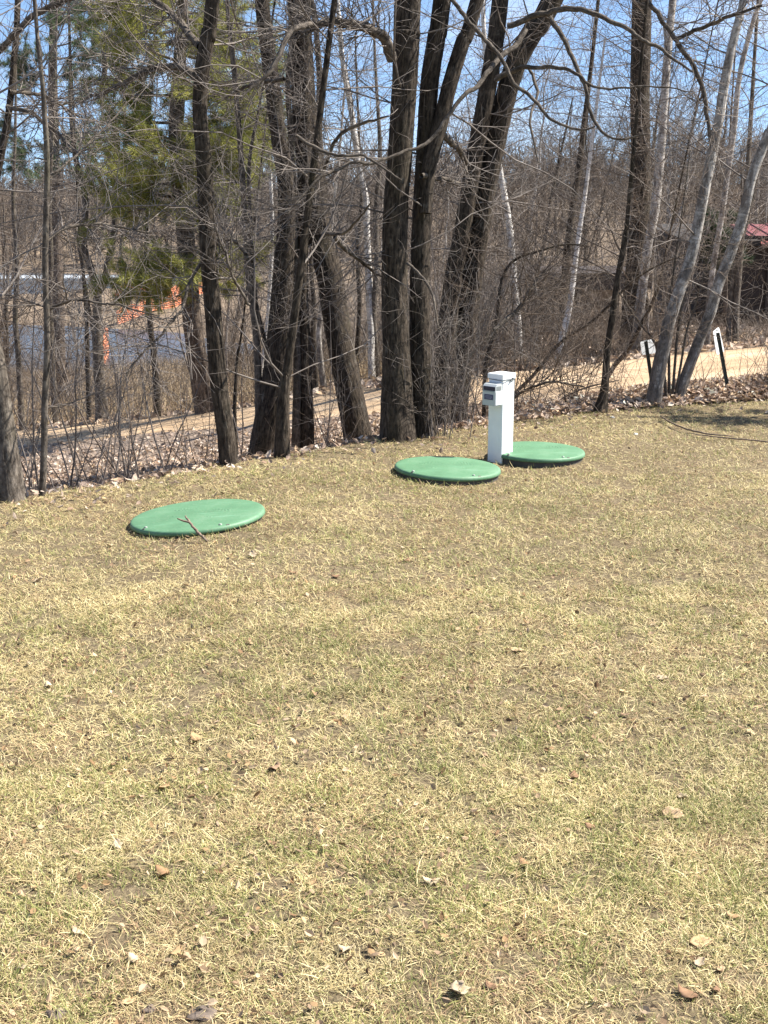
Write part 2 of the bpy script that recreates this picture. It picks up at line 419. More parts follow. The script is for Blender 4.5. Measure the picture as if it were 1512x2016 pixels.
sheet('dirt_road', (Dn, Df), 24, M_ROAD, road=True)
sheet('woodland_ground', (Df, lambda t: 0*t + 900.0), 150, M_FIELD, spacing=np.linspace(0,1,150)**3.2)
mk_w = mk('pond_water', [(-160,30,WATER),(60,30,WATER),(60,160,WATER),(-160,160,WATER)], [(0,1,2,3)], None, M_WATER); tag(mk_w, kind='structure')

# ------------------------------------------------------------------ grass
def in_view(x, y, z=0.0, m=60):
    yc = y*cp + (CAMZ - z)*sp; u = 756 + F*x/yc
    return (u > -m) & (u < W + m)
lids = [(390,1012,265,4.5),(881,917.5,209,-2.2),(1058,885,186,-1.2)]
LIDP = []
for px, py, w, tilt in lids:
    p = on_plane(px, py, 0.034); r = 0.5*w*(p[1]*cp + (CAMZ-0.034)*sp)/F; LIDP.append((p, r, tilt))
POST = on_plane(984.5, 902, 0.0)
def blades(rng, n, ylo, yhi, dens_keep=None, lmul=1.0, long=False):
    u = rng.random(n)
    y = np.sqrt(ylo**2 + (yhi**2 - ylo**2)*u)
    half = (W/2 + 90)/F * (y*cp + CAMZ*sp)
    x = (rng.random(n)*2 - 1)*half
    ok = (y < De(x/(y+AP)) + 0.06 + 0.10*vnoise(x, y, 0.25, 21))
    for (p, r, _) in LIDP: ok &= (x-p[0])**2 + (y-p[1])**2 > (r*0.985)**2
    a45 = math.pi/4
    ok &= ~((np.abs((x-POST[0])+(y-POST[1])) < 0.078) & (np.abs((x-POST[0])-(y-POST[1])) < 0.078))
    x, y = x[ok], y[ok]; n = len(x)
    patch = vnoise(x, y, 0.55, 5)*0.25 + vnoise(x, y, 0.14, 6)*0.55 + vnoise(x, y, 1.7, 7)*0.2
    fine = vnoise(x, y, 0.05, 8)
    keep = rng.random(n) < np.clip(0.82 + 0.7*fine + 0.42*vnoise(x, y, 0.11, 13), 0.08, 1)
    x, y, patch, fine = x[keep], y[keep], patch[keep], fine[keep]; n = len(x)
    green = rng.random(n) < np.clip(0.19 + 0.46*patch, 0.03, 0.6)
    rust = rng.random(n) < np.clip(0.20 + 0.26*vnoise(x, y, 0.3, 9) + 0.20*vnoise(x, y, 0.08, 15), 0.02, 0.6)
    L = rng.uniform(0.018, 0.050, n)*lmul * (1 + 0.35*vnoise(x, y, 0.12, 10))
    L = L*(1 + 0.8*np.exp(-((x-POST[0]-0.03)**2 + (y-POST[1]+0.02)**2)/0.13**2))
    if long: L = rng.uniform(0.06, 0.13, n)
    Wd = rng.uniform(0.0009, 0.0020, n)*(0.78 + 0.085*y)
    az = rng.uniform(0, 2*np.pi, n) + 0.9*vnoise(x, y, 0.2, 11)
    e0 = np.where(green, rng.uniform(0.3, 1.15, n), rng.uniform(0.0, 0.75, n))
    if long: e0 = rng.uniform(0.0, 0.35, n)
    bend = np.where(green, rng.uniform(-0.9, 0.2, n), rng.uniform(-1.7, 0.35, n))
    yaw = rng.normal(0, 0.75, n)
    z0 = gz(x, y) - 0.004 + rng.random(n)*0.010*(0 if not long else 1) + rng.random(n)*0.006
    pts = [np.stack([x, y, z0], -1)]; S = 3
    for i in range(S):
        e = e0 + bend*(i+0.5)/S; a = az + yaw*(i+0.5)/S
        d = np.stack([np.cos(e)*np.cos(a), np.cos(e)*np.sin(a), np.sin(e)], -1)
        nx = pts[-1] + d*(L/S)[:,None]
        nx[:,2] = np.maximum(nx[:,2], gz(nx[:,0], nx[:,1]) + 0.003 + 0.004*rng.random(n))
        pts.append(nx)
    P = np.stack(pts, 1)
    side = np.stack([-np.sin(az), np.cos(az), rng.uniform(-0.6,0.6,n)], -1); side = norm(side)
    wf = np.array([1.0, 0.95, 0.7])
    Lf = P[:,:3] - side[:,None,:]*(Wd[:,None,None]*wf[None,:,None]*0.5)
    Rt = P[:,:3] + side[:,None,:]*(Wd[:,None,None]*wf[None,:,None]*0.5)
    V = np.concatenate([np.stack([Lf, Rt], 2).reshape(n, 6, 3), P[:,3:4]], 1)
    b = (np.arange(n)*7)[:,None]
    q = np.stack([b+np.array([[0,1,3,2]]), b+np.array([[2,3,5,4]])], 1).reshape(-1,4)
    t = (b + np.array([[4,5,6]])).reshape(-1,3)
    k = rng.random((n,1))
    straw = np.array([0.43,0.338,0.150])*(1-k) + np.array([0.74,0.625,0.35])*k
    grn = np.array([0.15,0.17,0.045])*(1-k) + np.array([0.33,0.335,0.110])*k
    rst = np.array([0.23,0.15,0.085])*(1-k) + np.array([0.47,0.315,0.18])*k
    col = np.where(green[:,None], grn, np.where(rust[:,None], rst, straw))
    br = 0.66 + 0.50*rng.random((n,1)) + 0.07*vnoise(x, y, 0.7, 12)[:,None] + 0.12*vnoise(x, y, 0.16, 14)[:,None]
    col = np.clip(col*br, 0, 0.8)
    return V.reshape(-1,3), q, t, np.repeat(col, 7, 0)
rng = np.random.default_rng(5)
gv, gq, gt, gc, off = [], [], [], [], 0
for args in ((60000, 2.0, 3.2, None, 1.2), (70000, 2.0, 3.3, None, 0.62), (105000, 3.2, 5.0, None, 1.08), (50000, 3.2, 5.0, None, 0.6), (110000, 5.0, 7.2, None, 1.0), (95000, 7.2, 10.2, None, 1.05), (700, 2.0, 4.2, None, 1, True), (300, 4.2, 9.5, None, 1, True)):
    V, q, t, c = blades(rng, *args)
    gv.append(V); gq.append(q+off); gt.append(t+off); gc.append(c); off += len(V)
g = mk('lawn_grass', np.concatenate(gv), np.concatenate(gq), np.concatenate(gt), M_GRASS, None, True, colors=np.concatenate(gc))
tag(g, 'short dry straw coloured grass with thin green patches covering the lawn', 'grass', kind='stuff')

# ------------------------------------------------------------------ leaves
def leaf_shape(rng, lobes):
    """a curled leaf about 1 long: rows across a midrib"""
    n = 9; s = np.linspace(0, 1, n)
    w = np.sin(np.pi*np.clip(s*0.96+0.03,0,1))**0.75*0.30
    if lobes: w = w*(1 + 0.38*np.sin(s*np.pi*2*3.2 + rng.random()*6))
    curl = rng.uniform(0.2, 1.2); fold = rng.uniform(0.1, 0.5)*rng.choice([-1,1]); tw = rng.uniform(-0.8,0.8)
    ang = curl*(s-0.4)
    mx = np.cumsum(np.cos(ang))/n; mz = np.cumsum(np.sin(ang))/n
    V = []
    for i in range(n):
        for c in (-1, -0.5, 0, 0.5, 1):
            yy = c*w[i]; zz = abs(c)**1.4*w[i]*fold + 0.03*rng.normal()
            a = tw*(s[i]-0.5); y2 = yy*math.cos(a) - zz*math.sin(a); z2 = yy*math.sin(a) + zz*math.cos(a)
            V.append((mx[i]-0.5, y2, mz[i] + z2))
    q = [(i*5+j, i*5+j+1, (i+1)*5+j+1, (i+1)*5+j) for i in range(n-1) for j in range(4)]
    V = np.array(V); V[:,2] -= V[:,2].min(); return V, np.array(q)
# leaf litter: simple folded leaves in the thousands
def litter(rng, x, y, lo, hi, lift=0.02, dark=0.0):
    n = len(x); z = gz(x, y)
    S = rng.uniform(lo, hi, n)
    base = np.array([(-.5,0,0),(-.15,-.32,.12),(-.15,0,0),(-.15,.32,.12),(.25,-.26,.16),(.25,0,.05),(.25,.26,.16),(.55,0,.16)])
    q0 = np.array([(1,4,5,2),(2,5,6,3)]); t0 = np.array([(0,1,2),(0,2,3),(4,7,5),(5,7,6)])
    f = rng.uniform(-1.6, 2.4, (n,1)); Bs = np.repeat(base[None], n, 0)*1.0
    Bs[:,:,2] = Bs[:,:,2]*f; Bs[:,:,2] += (Bs[:,:,0]**2)*rng.uniform(-.5,.9,(n,1)); Bs[:,:,1] *= rng.uniform(0.6,1.15,(n,1))
    a, b, c = rng.uniform(0,2*np.pi,n), rng.normal(0,0.5,n), rng.normal(0,0.5,n)
    def rot(ax, an):
        R = np.zeros((n,3,3)); i, j = [(1,2),(2,0),(0,1)][ax]; R[:,ax,ax] = 1
        R[:,i,i] = np.cos(an); R[:,j,j] = np.cos(an); R[:,i,j] = -np.sin(an); R[:,j,i] = np.sin(an); return R
    R = rot(2,a) @ rot(0,b) @ rot(1,c)
    V = np.einsum('nij,nkj->nki', R, Bs)*S[:,None,None] + np.stack([x, y, z + rng.random(n)*lift + 0.012], -1)[:,None,:]
    o = (np.arange(n)*8)[:,None,None]
    k = rng.random((n,1)); pal = np.array([(0.36,0.27,0.205),(0.46,0.365,0.285),(0.24,0.165,0.115),(0.30,0.235,0.19),(0.40,0.29,0.19),(0.55,0.46,0.38)])
    col = pal[rng.integers(0, len(pal), n)]*(0.72 + 0.5*k)*(1-dark)
    col = np.clip(col, 0, 0.7)
    return V.reshape(-1,3), (o+q0).reshape(-1,4), (o+t0).reshape(-1,3), np.repeat(col, 8, 0)
rng = np.random.default_rng(11)
n = 34000
t = rng.uniform(-0.30, 0.27, n); s = rng.random(n)**0.9
y = De(t) + (Dn(t) - De(t))*(s*1.0 + 0.0) + rng.normal(0,0.05,n); x = t*(y+AP)
keep = (y > De(t)-0.02) & (rng.random(n) < np.clip(1.12 - ((y-De(t))/(Dn(t)-De(t)))**5, 0.05, 1))
La = litter(rng, x[keep], y[keep], 0.03, 0.068, dark=-0.1)
n = 3500; t = rng.uniform(0.03, 0.27, n); y = De(t) + 0.04 + (Dn(t)-De(t))*rng.random(n)*0.9; x = t*(y+AP)
Le = litter(rng, x, y, 0.03, 0.06, 0.05, -0.35)
n = 9000; t = rng.uniform(0.03, 0.30, n); s = rng.random(n); y = Df(t) + s*9; x = t*(y+AP)
Lb = litter(rng, x, y, 0.07, 0.13)
n = 5000; t = rng.uniform(-0.30, 0.05, n); y = Df(t) + rng.random(n)*9; x = t*(y+AP)
Lc = litter(rng, x, y, 0.07, 0.14)
n = 450; t = rng.uniform(-0.24, 0.26, n); y = De(t) - np.abs(rng.normal(0, 0.30, n)); x = t*(y+AP)
Ld = litter(rng, x, y, 0.02, 0.042)
Ls = [La, Lb, Lc, Ld, Le]; off = 0; vv, qq, t_, cc = [], [], [], []
for V, q, tr, c in Ls: vv.append(V); qq.append(q+off); t_.append(tr+off); cc.append(c); off += len(V)
o = mk('leaf_litter', np.concatenate(vv), np.concatenate(qq), np.concatenate(t_), M_LEAF, None, False, colors=np.concatenate(cc))
tag(o, 'pale brown leaf litter carpeting the bank and the verges of the dirt road', 'leaf litter', kind='stuff')

n = 5200; y = np.sqrt(rng.uniform(2.0**2, 9.6**2, n)); y = np.where(rng.random(n) < 0.35, rng.uniform(2.0, 4.5, n), y); x = (rng.random(n)*2-1)*(W/2+60)/F*(y*cp + CAMZ*sp)
k = (y < De(x/(y+AP))) & (rng.random(n) < np.clip(0.55 + 0.8*vnoise(x, y, 0.45, 33), 0.05, 1))
for (p, r, _) in LIDP: k &= (x-p[0])**2 + (y-p[1])**2 > (r+0.02)**2
V, q, tr, c = litter(rng, x[k], y[k], 0.006, 0.024, 0.004, 0.22); c = c*np.array([1.08,0.98,0.80])
o = mk('lawn_litter', V, q, tr, M_LEAF, None, False, colors=c)
tag(o, 'tiny brown leaf crumbs and chaff sprinkled through the lawn', 'leaf crumbs', kind='stuff')

# ------------------------------------------------------------------ branching
def grow(rng, o, d, L, r0, n=6, wig=0.18, up=0.05, taper=0.35):
    M = len(o); P = np.empty((M,n,3)); P[:,0] = o; d = norm(d); step = (L/(n-1))[:,None]
    bias = rng.normal(0, wig*0.6, (M,3))
    for i in range(1, n):
        d = norm(d + rng.normal(0, wig, (M,3)) + bias + np.array([0,0,up])*(0.5+i/n))
        P[:,i] = P[:,i-1] + d*step
    R = r0[:,None]*np.linspace(1, taper, n)[None,:]
    return P, R
def spawn(rng, P, R, per, smin=0.15, smax=1.0, amin=0.5, amax=1.25, flat=0.0):
    M, n, _ = P.shape
    idx = np.repeat(np.arange(M), per); m = len(idx)
    s = rng.uniform(smin, smax, m)*(n-1); i = np.clip(s.astype(int), 0, n-2); f = (s-i)[:,None]
    o = P[idx,i]*(1-f) + P[idx,i+1]*f; T = norm(P[idx,i+1]-P[idx,i])
    r = R[idx,i]*(1-f[:,0]) + R[idx,i+1]*f[:,0]
    rv = rng.normal(0,1,(m,3)); rv[:,2] *= (1-flat); pr = norm(rv - T*np.sum(rv*T,1,keepdims=True))
    a = rng.uniform(amin, amax, m)[:,None]
    return o, norm(T*np.cos(a) + pr*np.sin(a)), r
class Crown:
    def __init__(s): s.V = []; s.q = []; s.n = 0
    def add(s, P, R, k):
        if len(P) == 0: return
        V, q, _ = tubes(P, R, k); s.V.append(V); s.q.append(q + s.n); s.n += len(V)
    def build(s, name, m, parent, origin):
        return mk(name, np.concatenate(s.V) - origin, np.concatenate(s.q), None, m, parent, True)
def okmask(P, ymin=5.3):
    """no twig hangs over the open lawn towards the viewer or goes under ground"""
    x, y, z = P[...,0], P[...,1], P[...,2]
    t = x/(y+AP)
    over = (y < De(t) - 0.55)
    return ~((over & (z < 2.6)).any(1) | (y < ymin).any(1) | (z[:,1:] < gz(x[:,1:], y[:,1:])+0.02).any(1))
def twigs(cr, rng, P1, R1, l2=7, l3=4, L2=(0.2,0.7), L3=(0.08,0.3), rmin=0.0013, check=True, l4=0, flat=0.3):
    if l2 == 0 or len(P1) == 0: return
    o, d, r = spawn(rng, P1, R1, l2, 0.12, 1.0, flat=flat)
    L = rng.uniform(*L2, len(o)); P2, R2 = grow(rng, o, d, L, np.clip(r*0.5, rmin*1.15, 0.0042), 5, 0.2, 0.06, 0.45)
    if check: k = okmask(P2); P2, R2 = P2[k], R2[k]
    cr.add(P2, R2, 3)
    if l3 and len(P2):
        o, d, r = spawn(rng, P2, R2, l3, 0.15, 1.0, 0.5, 1.2, flat)
        L = rng.uniform(*L3, len(o)); P3, R3 = grow(rng, o, d, L, np.clip(r*0.75, rmin, 0.003), 4, 0.22, 0.08, 0.6)
        if check: k = okmask(P3); P3, R3 = P3[k], R3[k]
        cr.add(P3, R3, 3)

def ridge_fn(rng, amp):
    ph = rng.random(8)*6.28; k1, k2 = int(rng.integers(13,17)), int(rng.integers(21,27))
    def f(th, L, R):
        w1 = 0.7*np.sin(L*7.1+ph[0]) + 0.6*np.sin(L*17.7+ph[1]+2*th) + 0.4*np.sin(L*31+ph[7]-3*th); w2 = 0.9*np.sin(L*11.3+ph[2]-th) + 0.5*np.sin(L*26+ph[3]+2*th)
        a = amp*np.minimum(1, R/0.06)
        big = 0.035*R*(np.sin(2*th+ph[3]+L*0.9) + 0.6*np.sin(3*th+ph[4]-L*1.3))
        return big + a*(np.abs(np.sin(k1*th/2*1.0 + w1*1.6 + ph[5]))*1.0 + 0.7*np.abs(np.sin(k2*th/2 + w2*2.0 + ph[6])) - 0.95)
    return f
def px_line(pts, D0, D1=None):
    """(px,py,w) points at horizontal distance D0..D1 -> world points and radii"""
    n = len(pts); D1 = D0 if D1 is None else D1
    P, R = [], []
    for i, (px, py, w) in enumerate(pts):
        D = D0 + (D1-D0)*i/max(n-1,1); p = at(px, py, D); P.append(p)
        R.append(0.5*w*(p[1]*cp + (CAMZ-p[2])*sp)/F)
    return np.array(P), np.array(R)

def tree(name, label, cat, seed, stems, D, bark=None, limbs=(), group=None, n1=26, z1=(0.9,4.6), L1=(0.5,1.6), l2=7, l3=4, extra=2.2, rough=0.0050, sides=52,
         twig=None, hit=True, droop=0.0, rootflare=True, limb_l2=9, upright=0.35, rmax1=0.0075):
    """stems and limbs are pixel polylines; stem = [(px,py,width)...], limb = ([(px,py,w)...], D0, D1)"""
    rng = np.random.default_rng(seed); bark = bark or M_BARK; twig = twig or M_TWIG
    base = None; built = []
    for st in stems:
        lean = 0.0
        if isinstance(st, tuple): st, D0, D1 = st
        else: D0, D1 = D, D
        if D0 is None:
            D0 = ground_hit(st[0][0], st[0][1])[1]; D1 = D0 if D1 is None else D1
        P, R = px_line(st, D0, D1)
        # take the stem down into the ground, and on above the top of the picture
        g0 = gz1(P[0,0], P[0,1])
        d = norm(P[0]-P[1]); foot = P[0] + d*max(0.08, (P[0,2]-g0+0.05)/max(-d[2], 0.3))
        if P[0,2]-g0 < 0.6:
            P = np.concatenate([[foot], P]); R = np.concatenate([[R[0]*(1.34 if rootflare else 1.0)], R])
        if extra > 0:
            d = norm(P[-1]-P[-2]); d = norm(d + np.array([0,0,0.25])); top = P[-1] + d*extra
            P = np.concatenate([P, [top]]); R = np.concatenate([R, [R[-1]*0.55]])
        L = np.linalg.norm(np.diff(P, axis=0), axis=1).sum()
        big = R.max() > 0.03
        P, R = resample(P, R, max(10, int(L/(0.028 if big else 0.07))))
        if base is None: base = np.array([P[0,0], P[0,1], gz1(P[0,0], P[0,1])])
        built.append((P, R, big))
    root = empty(name, base, label, cat, group)
    cr = Crown()
    for P, R, big in built:
        k = sides if big else 10
        V, q, bk = tubes(P[None], R[None], k, ridge_fn(rng, rough if big else rough*0.25))
        mk('trunk', V - base, q, None, bark, root, True, attrs={'bark': bk})
        # first-order branches along the stem
        zz = P[:,2] - base[2]
        cand = np.nonzero((zz > z1[0]) & (zz < z1[1]))[0]
        if n1 and len(cand):
            ii = rng.choice(cand, n1); T = norm(P[np.clip(ii+1,0,len(P)-1)] - P[ii-1])
            rv = rng.normal(0,1,(n1,3)); pr = norm(rv - T*np.sum(rv*T,1,keepdims=True))
            a = rng.uniform(0.7,1.35,n1)[:,None]; d = norm(T*np.cos(a)*upright + pr*np.sin(a))
            Ls = rng.uniform(*L1, n1); r0 = np.clip(R[ii]*0.35, 0.003, rmax1)*rng.uniform(0.6,1.0,n1)
            P1, R1 = grow(rng, P[ii], d, Ls, r0, 8, 0.13, 0.05-droop, 0.3)
            k_ = okmask(P1); P1, R1 = P1[k_], R1[k_]
            cr.add(P1, R1, 5); twigs(cr, rng, P1, R1, l2, l3)
    for lb in limbs:
        pts, D0, D1 = lb; P, R = px_line(pts, D0, D1)
        P, R = resample(P, R, max(12, int(len(P)*5)))
        kj = np.cumsum(rng.normal(0, 0.0036, P.shape), 0); P = P + kj - np.linspace(0,1,len(P))[:,None]*kj[-1]*0.6
        V, q, bk = tubes(P[None], R[None], 10, ridge_fn(rng, 0.0012)); mk('limb', V - base, q, None, M_LIMB, root, True, attrs={'bark': bk})
        twigs(cr, rng, P[None], R[None], int(limb_l2*len(pts)*0.8), l3, (0.12,0.6))
    if cr.n: cr.build('crown', twig, root, base)
    return root

# ------------------------------------------------------------------ trees traced at the lawn's edge
GROUP_EDGE = 'trees along the edge of the lawn'
tree('bare_tree', 'thick rough trunk leaning out of the picture at the corner of the lawn edge', 'tree', 1,
     [[(22,985,58),(14,900,46),(6,820,38),(-6,720,32),(-30,600,28),(-60,470,26)]], None, M_BARK2, group=GROUP_EDGE, n1=20, l2=6)
tree('sapling', 'slim straight brown sapling standing beside the leaning thick trunk at the lawn edge', 'tree', 2,
     [[(83,976,14),(87,880,13),(88,800,13),(93,680,12),(90,560,12),(89,500,12),(93,330,11),(88,230,10),(84,170,9),(75,83,9),(68,0,8)]], None, M_BARK2, group=GROUP_EDGE,
     limbs=[([(92,476,7),(145,453,6),(231,456,5),(298,466,3)],6.75,7.2),([(90,612,5),(139,589,5),(198,595,4),(248,605,4),(310,622,2)],6.75,6.4),
            ([(89,606,5),(60,600,4),(20,588,3),(-20,575,2)],6.75,7.0),([(93,350,6),(150,300,5),(215,235,4),(270,180,2)],6.75,7.3),([(86,800,4),(130,790,3),(190,770,2)],6.75,7.1)], n1=22, l2=6)
tree('bare_tree', 'dark slanting stem crossing the corner of the sky, behind the slim brown sapling', 'tree', 3,
     [([(-70,880,20),(-50,650,18),(-22,430,16),(0,315,14),(16,230,13),(28,115,12),(36,-30,11)],8.2,8.4)], 8.2, M_BARK, group=GROUP_EDGE,
     limbs=[([(-10,110,13),(40,63,13),(83,26,12),(149,-4,10),(240,-40,7)],8.3,8.0),([(12,210,9),(66,225,8),(116,265,6),(140,300,3)],8.3,7.8),([(20,180,8),(90,190,6),(160,230,4)],8.3,8.8)], n1=22)
tree('bare_tree', 'single upright furrowed trunk with a long side limb, in front of the green pine', 'tree', 4,
     [[(450,914,36),(444,850,33),(430,750,32),(420,620,31),(410,500,30),(403,330,30),(394,230,27),(397,150,28),(410,66,28),(420,-10,27)],
      [(466,908,10),(464,860,8),(462,800,8),(468,700,6),(480,620,4)]], None, M_BARK, group=GROUP_EDGE,
     limbs=[([(392,160,17),(360,138,15),(330,132,14),(290,140,13),(250,160,11),(198,180,8),(150,200,4)],7.4,7.8),([(397,90,16),(370,62,15),(347,33,14),(298,-10,12)],7.4,7.7),
            ([(399,513,6),(365,565,7),(358,597,6),(322,653,5),(282,700,4),(240,760,2)],7.4,6.9),([(412,540,5),(450,480,4),(500,440,3)],7.4,7.7)], n1=26)
tree('bare_tree', 'clump of dark trunks fused at the base, between the single trunk and the leaning trunk', 'tree', 5,
     [[(516,902,58),(528,830,54),(542,740,50),(551,640,46),(557,540,40),(563,450,36),(563,365,33),(548,265,31),(536,165,30),(523,66,29),(515,-10,28)],
      [(605,890,28),(604,800,25),(600,680,24),(594,560,24),(596,450,25),(599,330,26),(600,240,26)],
      [(556,900,34),(557,820,26),(562,740,20),(575,660,16)]], None, M_BARK, group=GROUP_EDGE, n1=20,
     limbs=[([(612,50,12),(585,58,12),(560,90,10),(530,150,8),(480,200,4)],7.4,7.0),([(560,155,8),(500,165,7),(440,190,4)],7.4,7.9)])
tree('sapling', 'smooth slender grey stem growing up the front of the dark trunk clump', 'tree', 6,
     [[(582,893,17),(584,800,16),(585,715,15),(581,580,14),(580,480,13),(577,365,12),(572,265,11),(567,165,11),(575,80,9),(586,0,7)]], None, M_BARK2, group=GROUP_EDGE, n1=22, l2=6,
     limbs=[([(582,265,7),(625,294,7),(664,306,6),(714,311,6),(747,324,5),(797,354,3)],7.2,6.9)])
tree('sapling', 'thin forked sapling with two close stems beside the dark trunk clump', 'tree', 7,
     [[(511,903,15),(509,780,14),(506,680,13),(499,615,13),(489,533,13),(484,470,12),(476,330,11),(466,200,10),(452,60,9),(446,-10,8)],
      [(524,900,10),(528,800,9),(524,690,9),(505,600,8),(497,520,8),(492,420,8),(490,330,7),(500,260,6),(515,180,5)]], None, M_BARK2, group=GROUP_EDGE, n1=22,
     limbs=[([(495,600,6),(470,560,6),(455,530,5),(430,470,4),(415,400,3)],7.3,7.0),([(483,500,8),(455,470,8),(430,475,7),(400,500,4)],7.3,7.7)])
tree('bare_tree', 'dark leaning trunk standing apart with a thick base, between the two trunk clumps', 'tree', 8,
     [[(706,872,60),(697,820,56),(687,770,54),(672,690,52),(660,620,52),(650,550,51),(633,480,50),(617,380,48),(606,300,48),(600,230,46),(596,150,44),(592,70,42),(586,-10,40)],
      [(641,440,10),(634,330,11),(628,240,12),(629,150,12),(622,60,11),(612,-10,10)]], None, M_BARK, group=GROUP_EDGE, n1=24,
     limbs=[([(660,470,9),(690,500,8),(720,525,7),(752,545,4)],7.8,8.6),([(640,330,7),(664,268,7),(714,245,6),(764,231,3)],7.8,7.4),([(645,460,7),(680,455,6),(730,400,3)],7.8,7.1)])
tree('bare_tree', 'big clump of tall trunks spreading upward, behind the white post', 'tree', 9,
     [[(783,864,76),(781,800,66),(780,700,54),(777,600,52),(777,500,50),(780,400,48),(786,330,47),(792,240,47),(797,165,48),(801,66,50),(803,-10,50)],
      [(832,858,52),(830,780,46),(827,690,42),(826,580,40),(828,480,38),(833,380,37),(838,290,36),(846,165,36),(861,66,36),(872,-10,35)],
      ([(838,420,24),(845,330,28),(866,248,30),(886,165,30),(911,83,29),(942,-10,27)],8.15,8.3),
      [(862,850,46),(872,750,42),(882,640,39),(894,540,36),(906,480,35),(922,390,34),(935,310,34),(950,231,34),(970,116,34),(986,-10,32)],
      [(893,842,48),(905,740,44),(918,640,42),(931,540,40),(944,460,39),(958,370,40),(970,310,41),(986,231,42),(1014,130,41),(1050,60,42),(1092,-10,40)]], None, M_BARK, group=GROUP_EDGE, n1=22,
     limbs=[([(772,115,22),(760,85,21),(747,66,20),(722,54,20),(697,50,19),(670,46,17),(648,43,16),(612,50,13)],8.0,7.6),
            ([(975,162,9),(1015,139,9),(1050,135,8),(1081,135,8),(1131,152,6),(1174,178,5),(1296,172,3),(1360,180,2)],8.3,7.7),
            ([(1000,52,12),(1043,36,12),(1074,30,12),(1105,24,12),(1137,23,11),(1174,36,10),(1230,63,9),(1263,82,8),(1312,106,7),(1365,146,4)],8.4,7.9),
            ([(1075,25,12),(1090,48,11),(1110,83,10),(1131,132,9),(1150,175,8),(1170,238,7),(1203,275,5),(1270,265,3)],8.4,8.0),
            ([(889,0,8),(932,60,9),(979,116,8),(1005,165,8),(1045,205,7),(1081,241,6),(1131,261,5),(1164,255,3)],8.1,7.8),
            ([(1036,60,9),(1010,95,11),(979,116,11),(960,137,10),(935,165,9),(910,187,8),(850,271,7),(800,297,6),(744,320,6),(700,320,6),(660,333,6),(625,350,5),(568,420,3)],8.2,7.3),
            ([(870,262,14),(900,290,13),(920,320,11)],8.2,8.6),([(830,345,11),(870,350,10),(905,362,9)],8.1,8.4),
            ([(800,520,6),(840,560,5),(860,640,3)],7.8,7.5),([(1040,130,6),(1060,180,6),(1045,230,5),(1060,320,3)],8.3,8.0)])

# ------------------------------------------------------------------ right side: birches and thicket trees
GR = 'trees between the lawn and the dirt road'
tree('birch_tree', 'leaning grey birch with a stout dark base, in front of the small square sign', 'tree', 20,
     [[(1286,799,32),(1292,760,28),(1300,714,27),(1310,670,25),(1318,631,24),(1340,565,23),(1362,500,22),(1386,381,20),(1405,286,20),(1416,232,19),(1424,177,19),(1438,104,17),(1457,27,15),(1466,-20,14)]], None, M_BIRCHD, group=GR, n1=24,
     limbs=[([(1269,0,9),(1304,46,9),(1332,87,9),(1362,131,9),(1381,177,9),(1389,226,8),(1397,280,7)],9.4,9.2),([(1329,76,8),(1372,60,8),(1427,38,7),(1500,10,5)],9.4,9.0)])
tree('birch_tree', 'pale birch leaning steeply over, beside the tall narrow sign', 'tree', 21,
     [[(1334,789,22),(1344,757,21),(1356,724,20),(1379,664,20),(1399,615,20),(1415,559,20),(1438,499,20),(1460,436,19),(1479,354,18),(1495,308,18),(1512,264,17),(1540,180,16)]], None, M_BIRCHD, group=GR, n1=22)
tree('sapling', 'bunch of thin upright brown stems between the two leaning birches', 'tree', 22,
     [[(1318,792,6),(1317,700,6),(1318,600,5),(1328,520,4),(1340,440,3)],[(1323,792,6),(1330,700,5),(1336,640,5),(1350,560,4),(1366,480,3)],[(1313,793,7),(1305,720,6),(1296,690,5),(1280,660,4),(1262,640,3)],[(1327,792,5),(1340,720,5),(1352,650,4),(1372,590,3)]],
     None, M_BARK2, group=GR, n1=9, z1=(0.3,2.2), L1=(0.2,0.7), extra=0.5, twig=M_TWIG2, l2=5)
tree('bare_tree', 'crooked small tree with a broad foot and side limbs, left of the square sign', 'tree', 23,
     [[(1181,812,30),(1188,780,18),(1192,747,14),(1196,690,13),(1207,615,12),(1216,550,11),(1232,460,10),(1240,380,8)],
      [(1192,750,10),(1210,720,9),(1235,690,9),(1262,640,8),(1290,580,6),(1310,500,4)]], None, M_BARK, group=GR, n1=26, L1=(0.3,1.2), twig=M_TWIG2)
tree('bare_tree', 'arching dark limb curving over behind the white post', 'tree', 24,
     [[(953,838,10),(955,738,8),(962,690,8),(975,648,7),(982,590,7),(988,549,6),(1000,525,6),(1015,510,6),(1040,500,5),(1064,493,5),(1114,481,4),(1160,485,3)]], None, M_BARK, group=GR, n1=26, z1=(0.2,2.5), L1=(0.3,1.0), extra=0, twig=M_TWIG2,
     limbs=[([(972,650,8),(1000,622,8),(1028,595,8),(1054,549,6),(1080,530,3)],8.7,9.0)])
tree('bare_tree', 'fallen looking dark limb slanting low across the road verge behind the white post', 'tree', 25,
     [[(1000,800,7),(1011,777,7),(1048,741,7),(1097,681,7),(1130,655,6),(1163,635,6),(1200,600,5),(1246,553,5),(1300,520,4),(1350,500,3)]], None, M_BARK, group=GR, n1=26, z1=(0.05,2.5), L1=(0.3,0.9), extra=0, twig=M_TWIG2,
     limbs=[([(1005,790,6),(1040,765,6),(1090,752,5),(1150,760,3)],9.0,8.8)])
tree('birch_tree', 'short white birch stem slanting beside the road, behind the low dark limb', 'tree', 26,
     [([(1093,730,12),(1100,695,12),(1110,650,12),(1122,600,11),(1130,540,10),(1140,460,9),(1155,360,8)],14.2,14.6)], 14.2, M_BIRCH, n1=16, l2=5, l3=3, L1=(0.5,1.8), extra=1.5, sides=16)
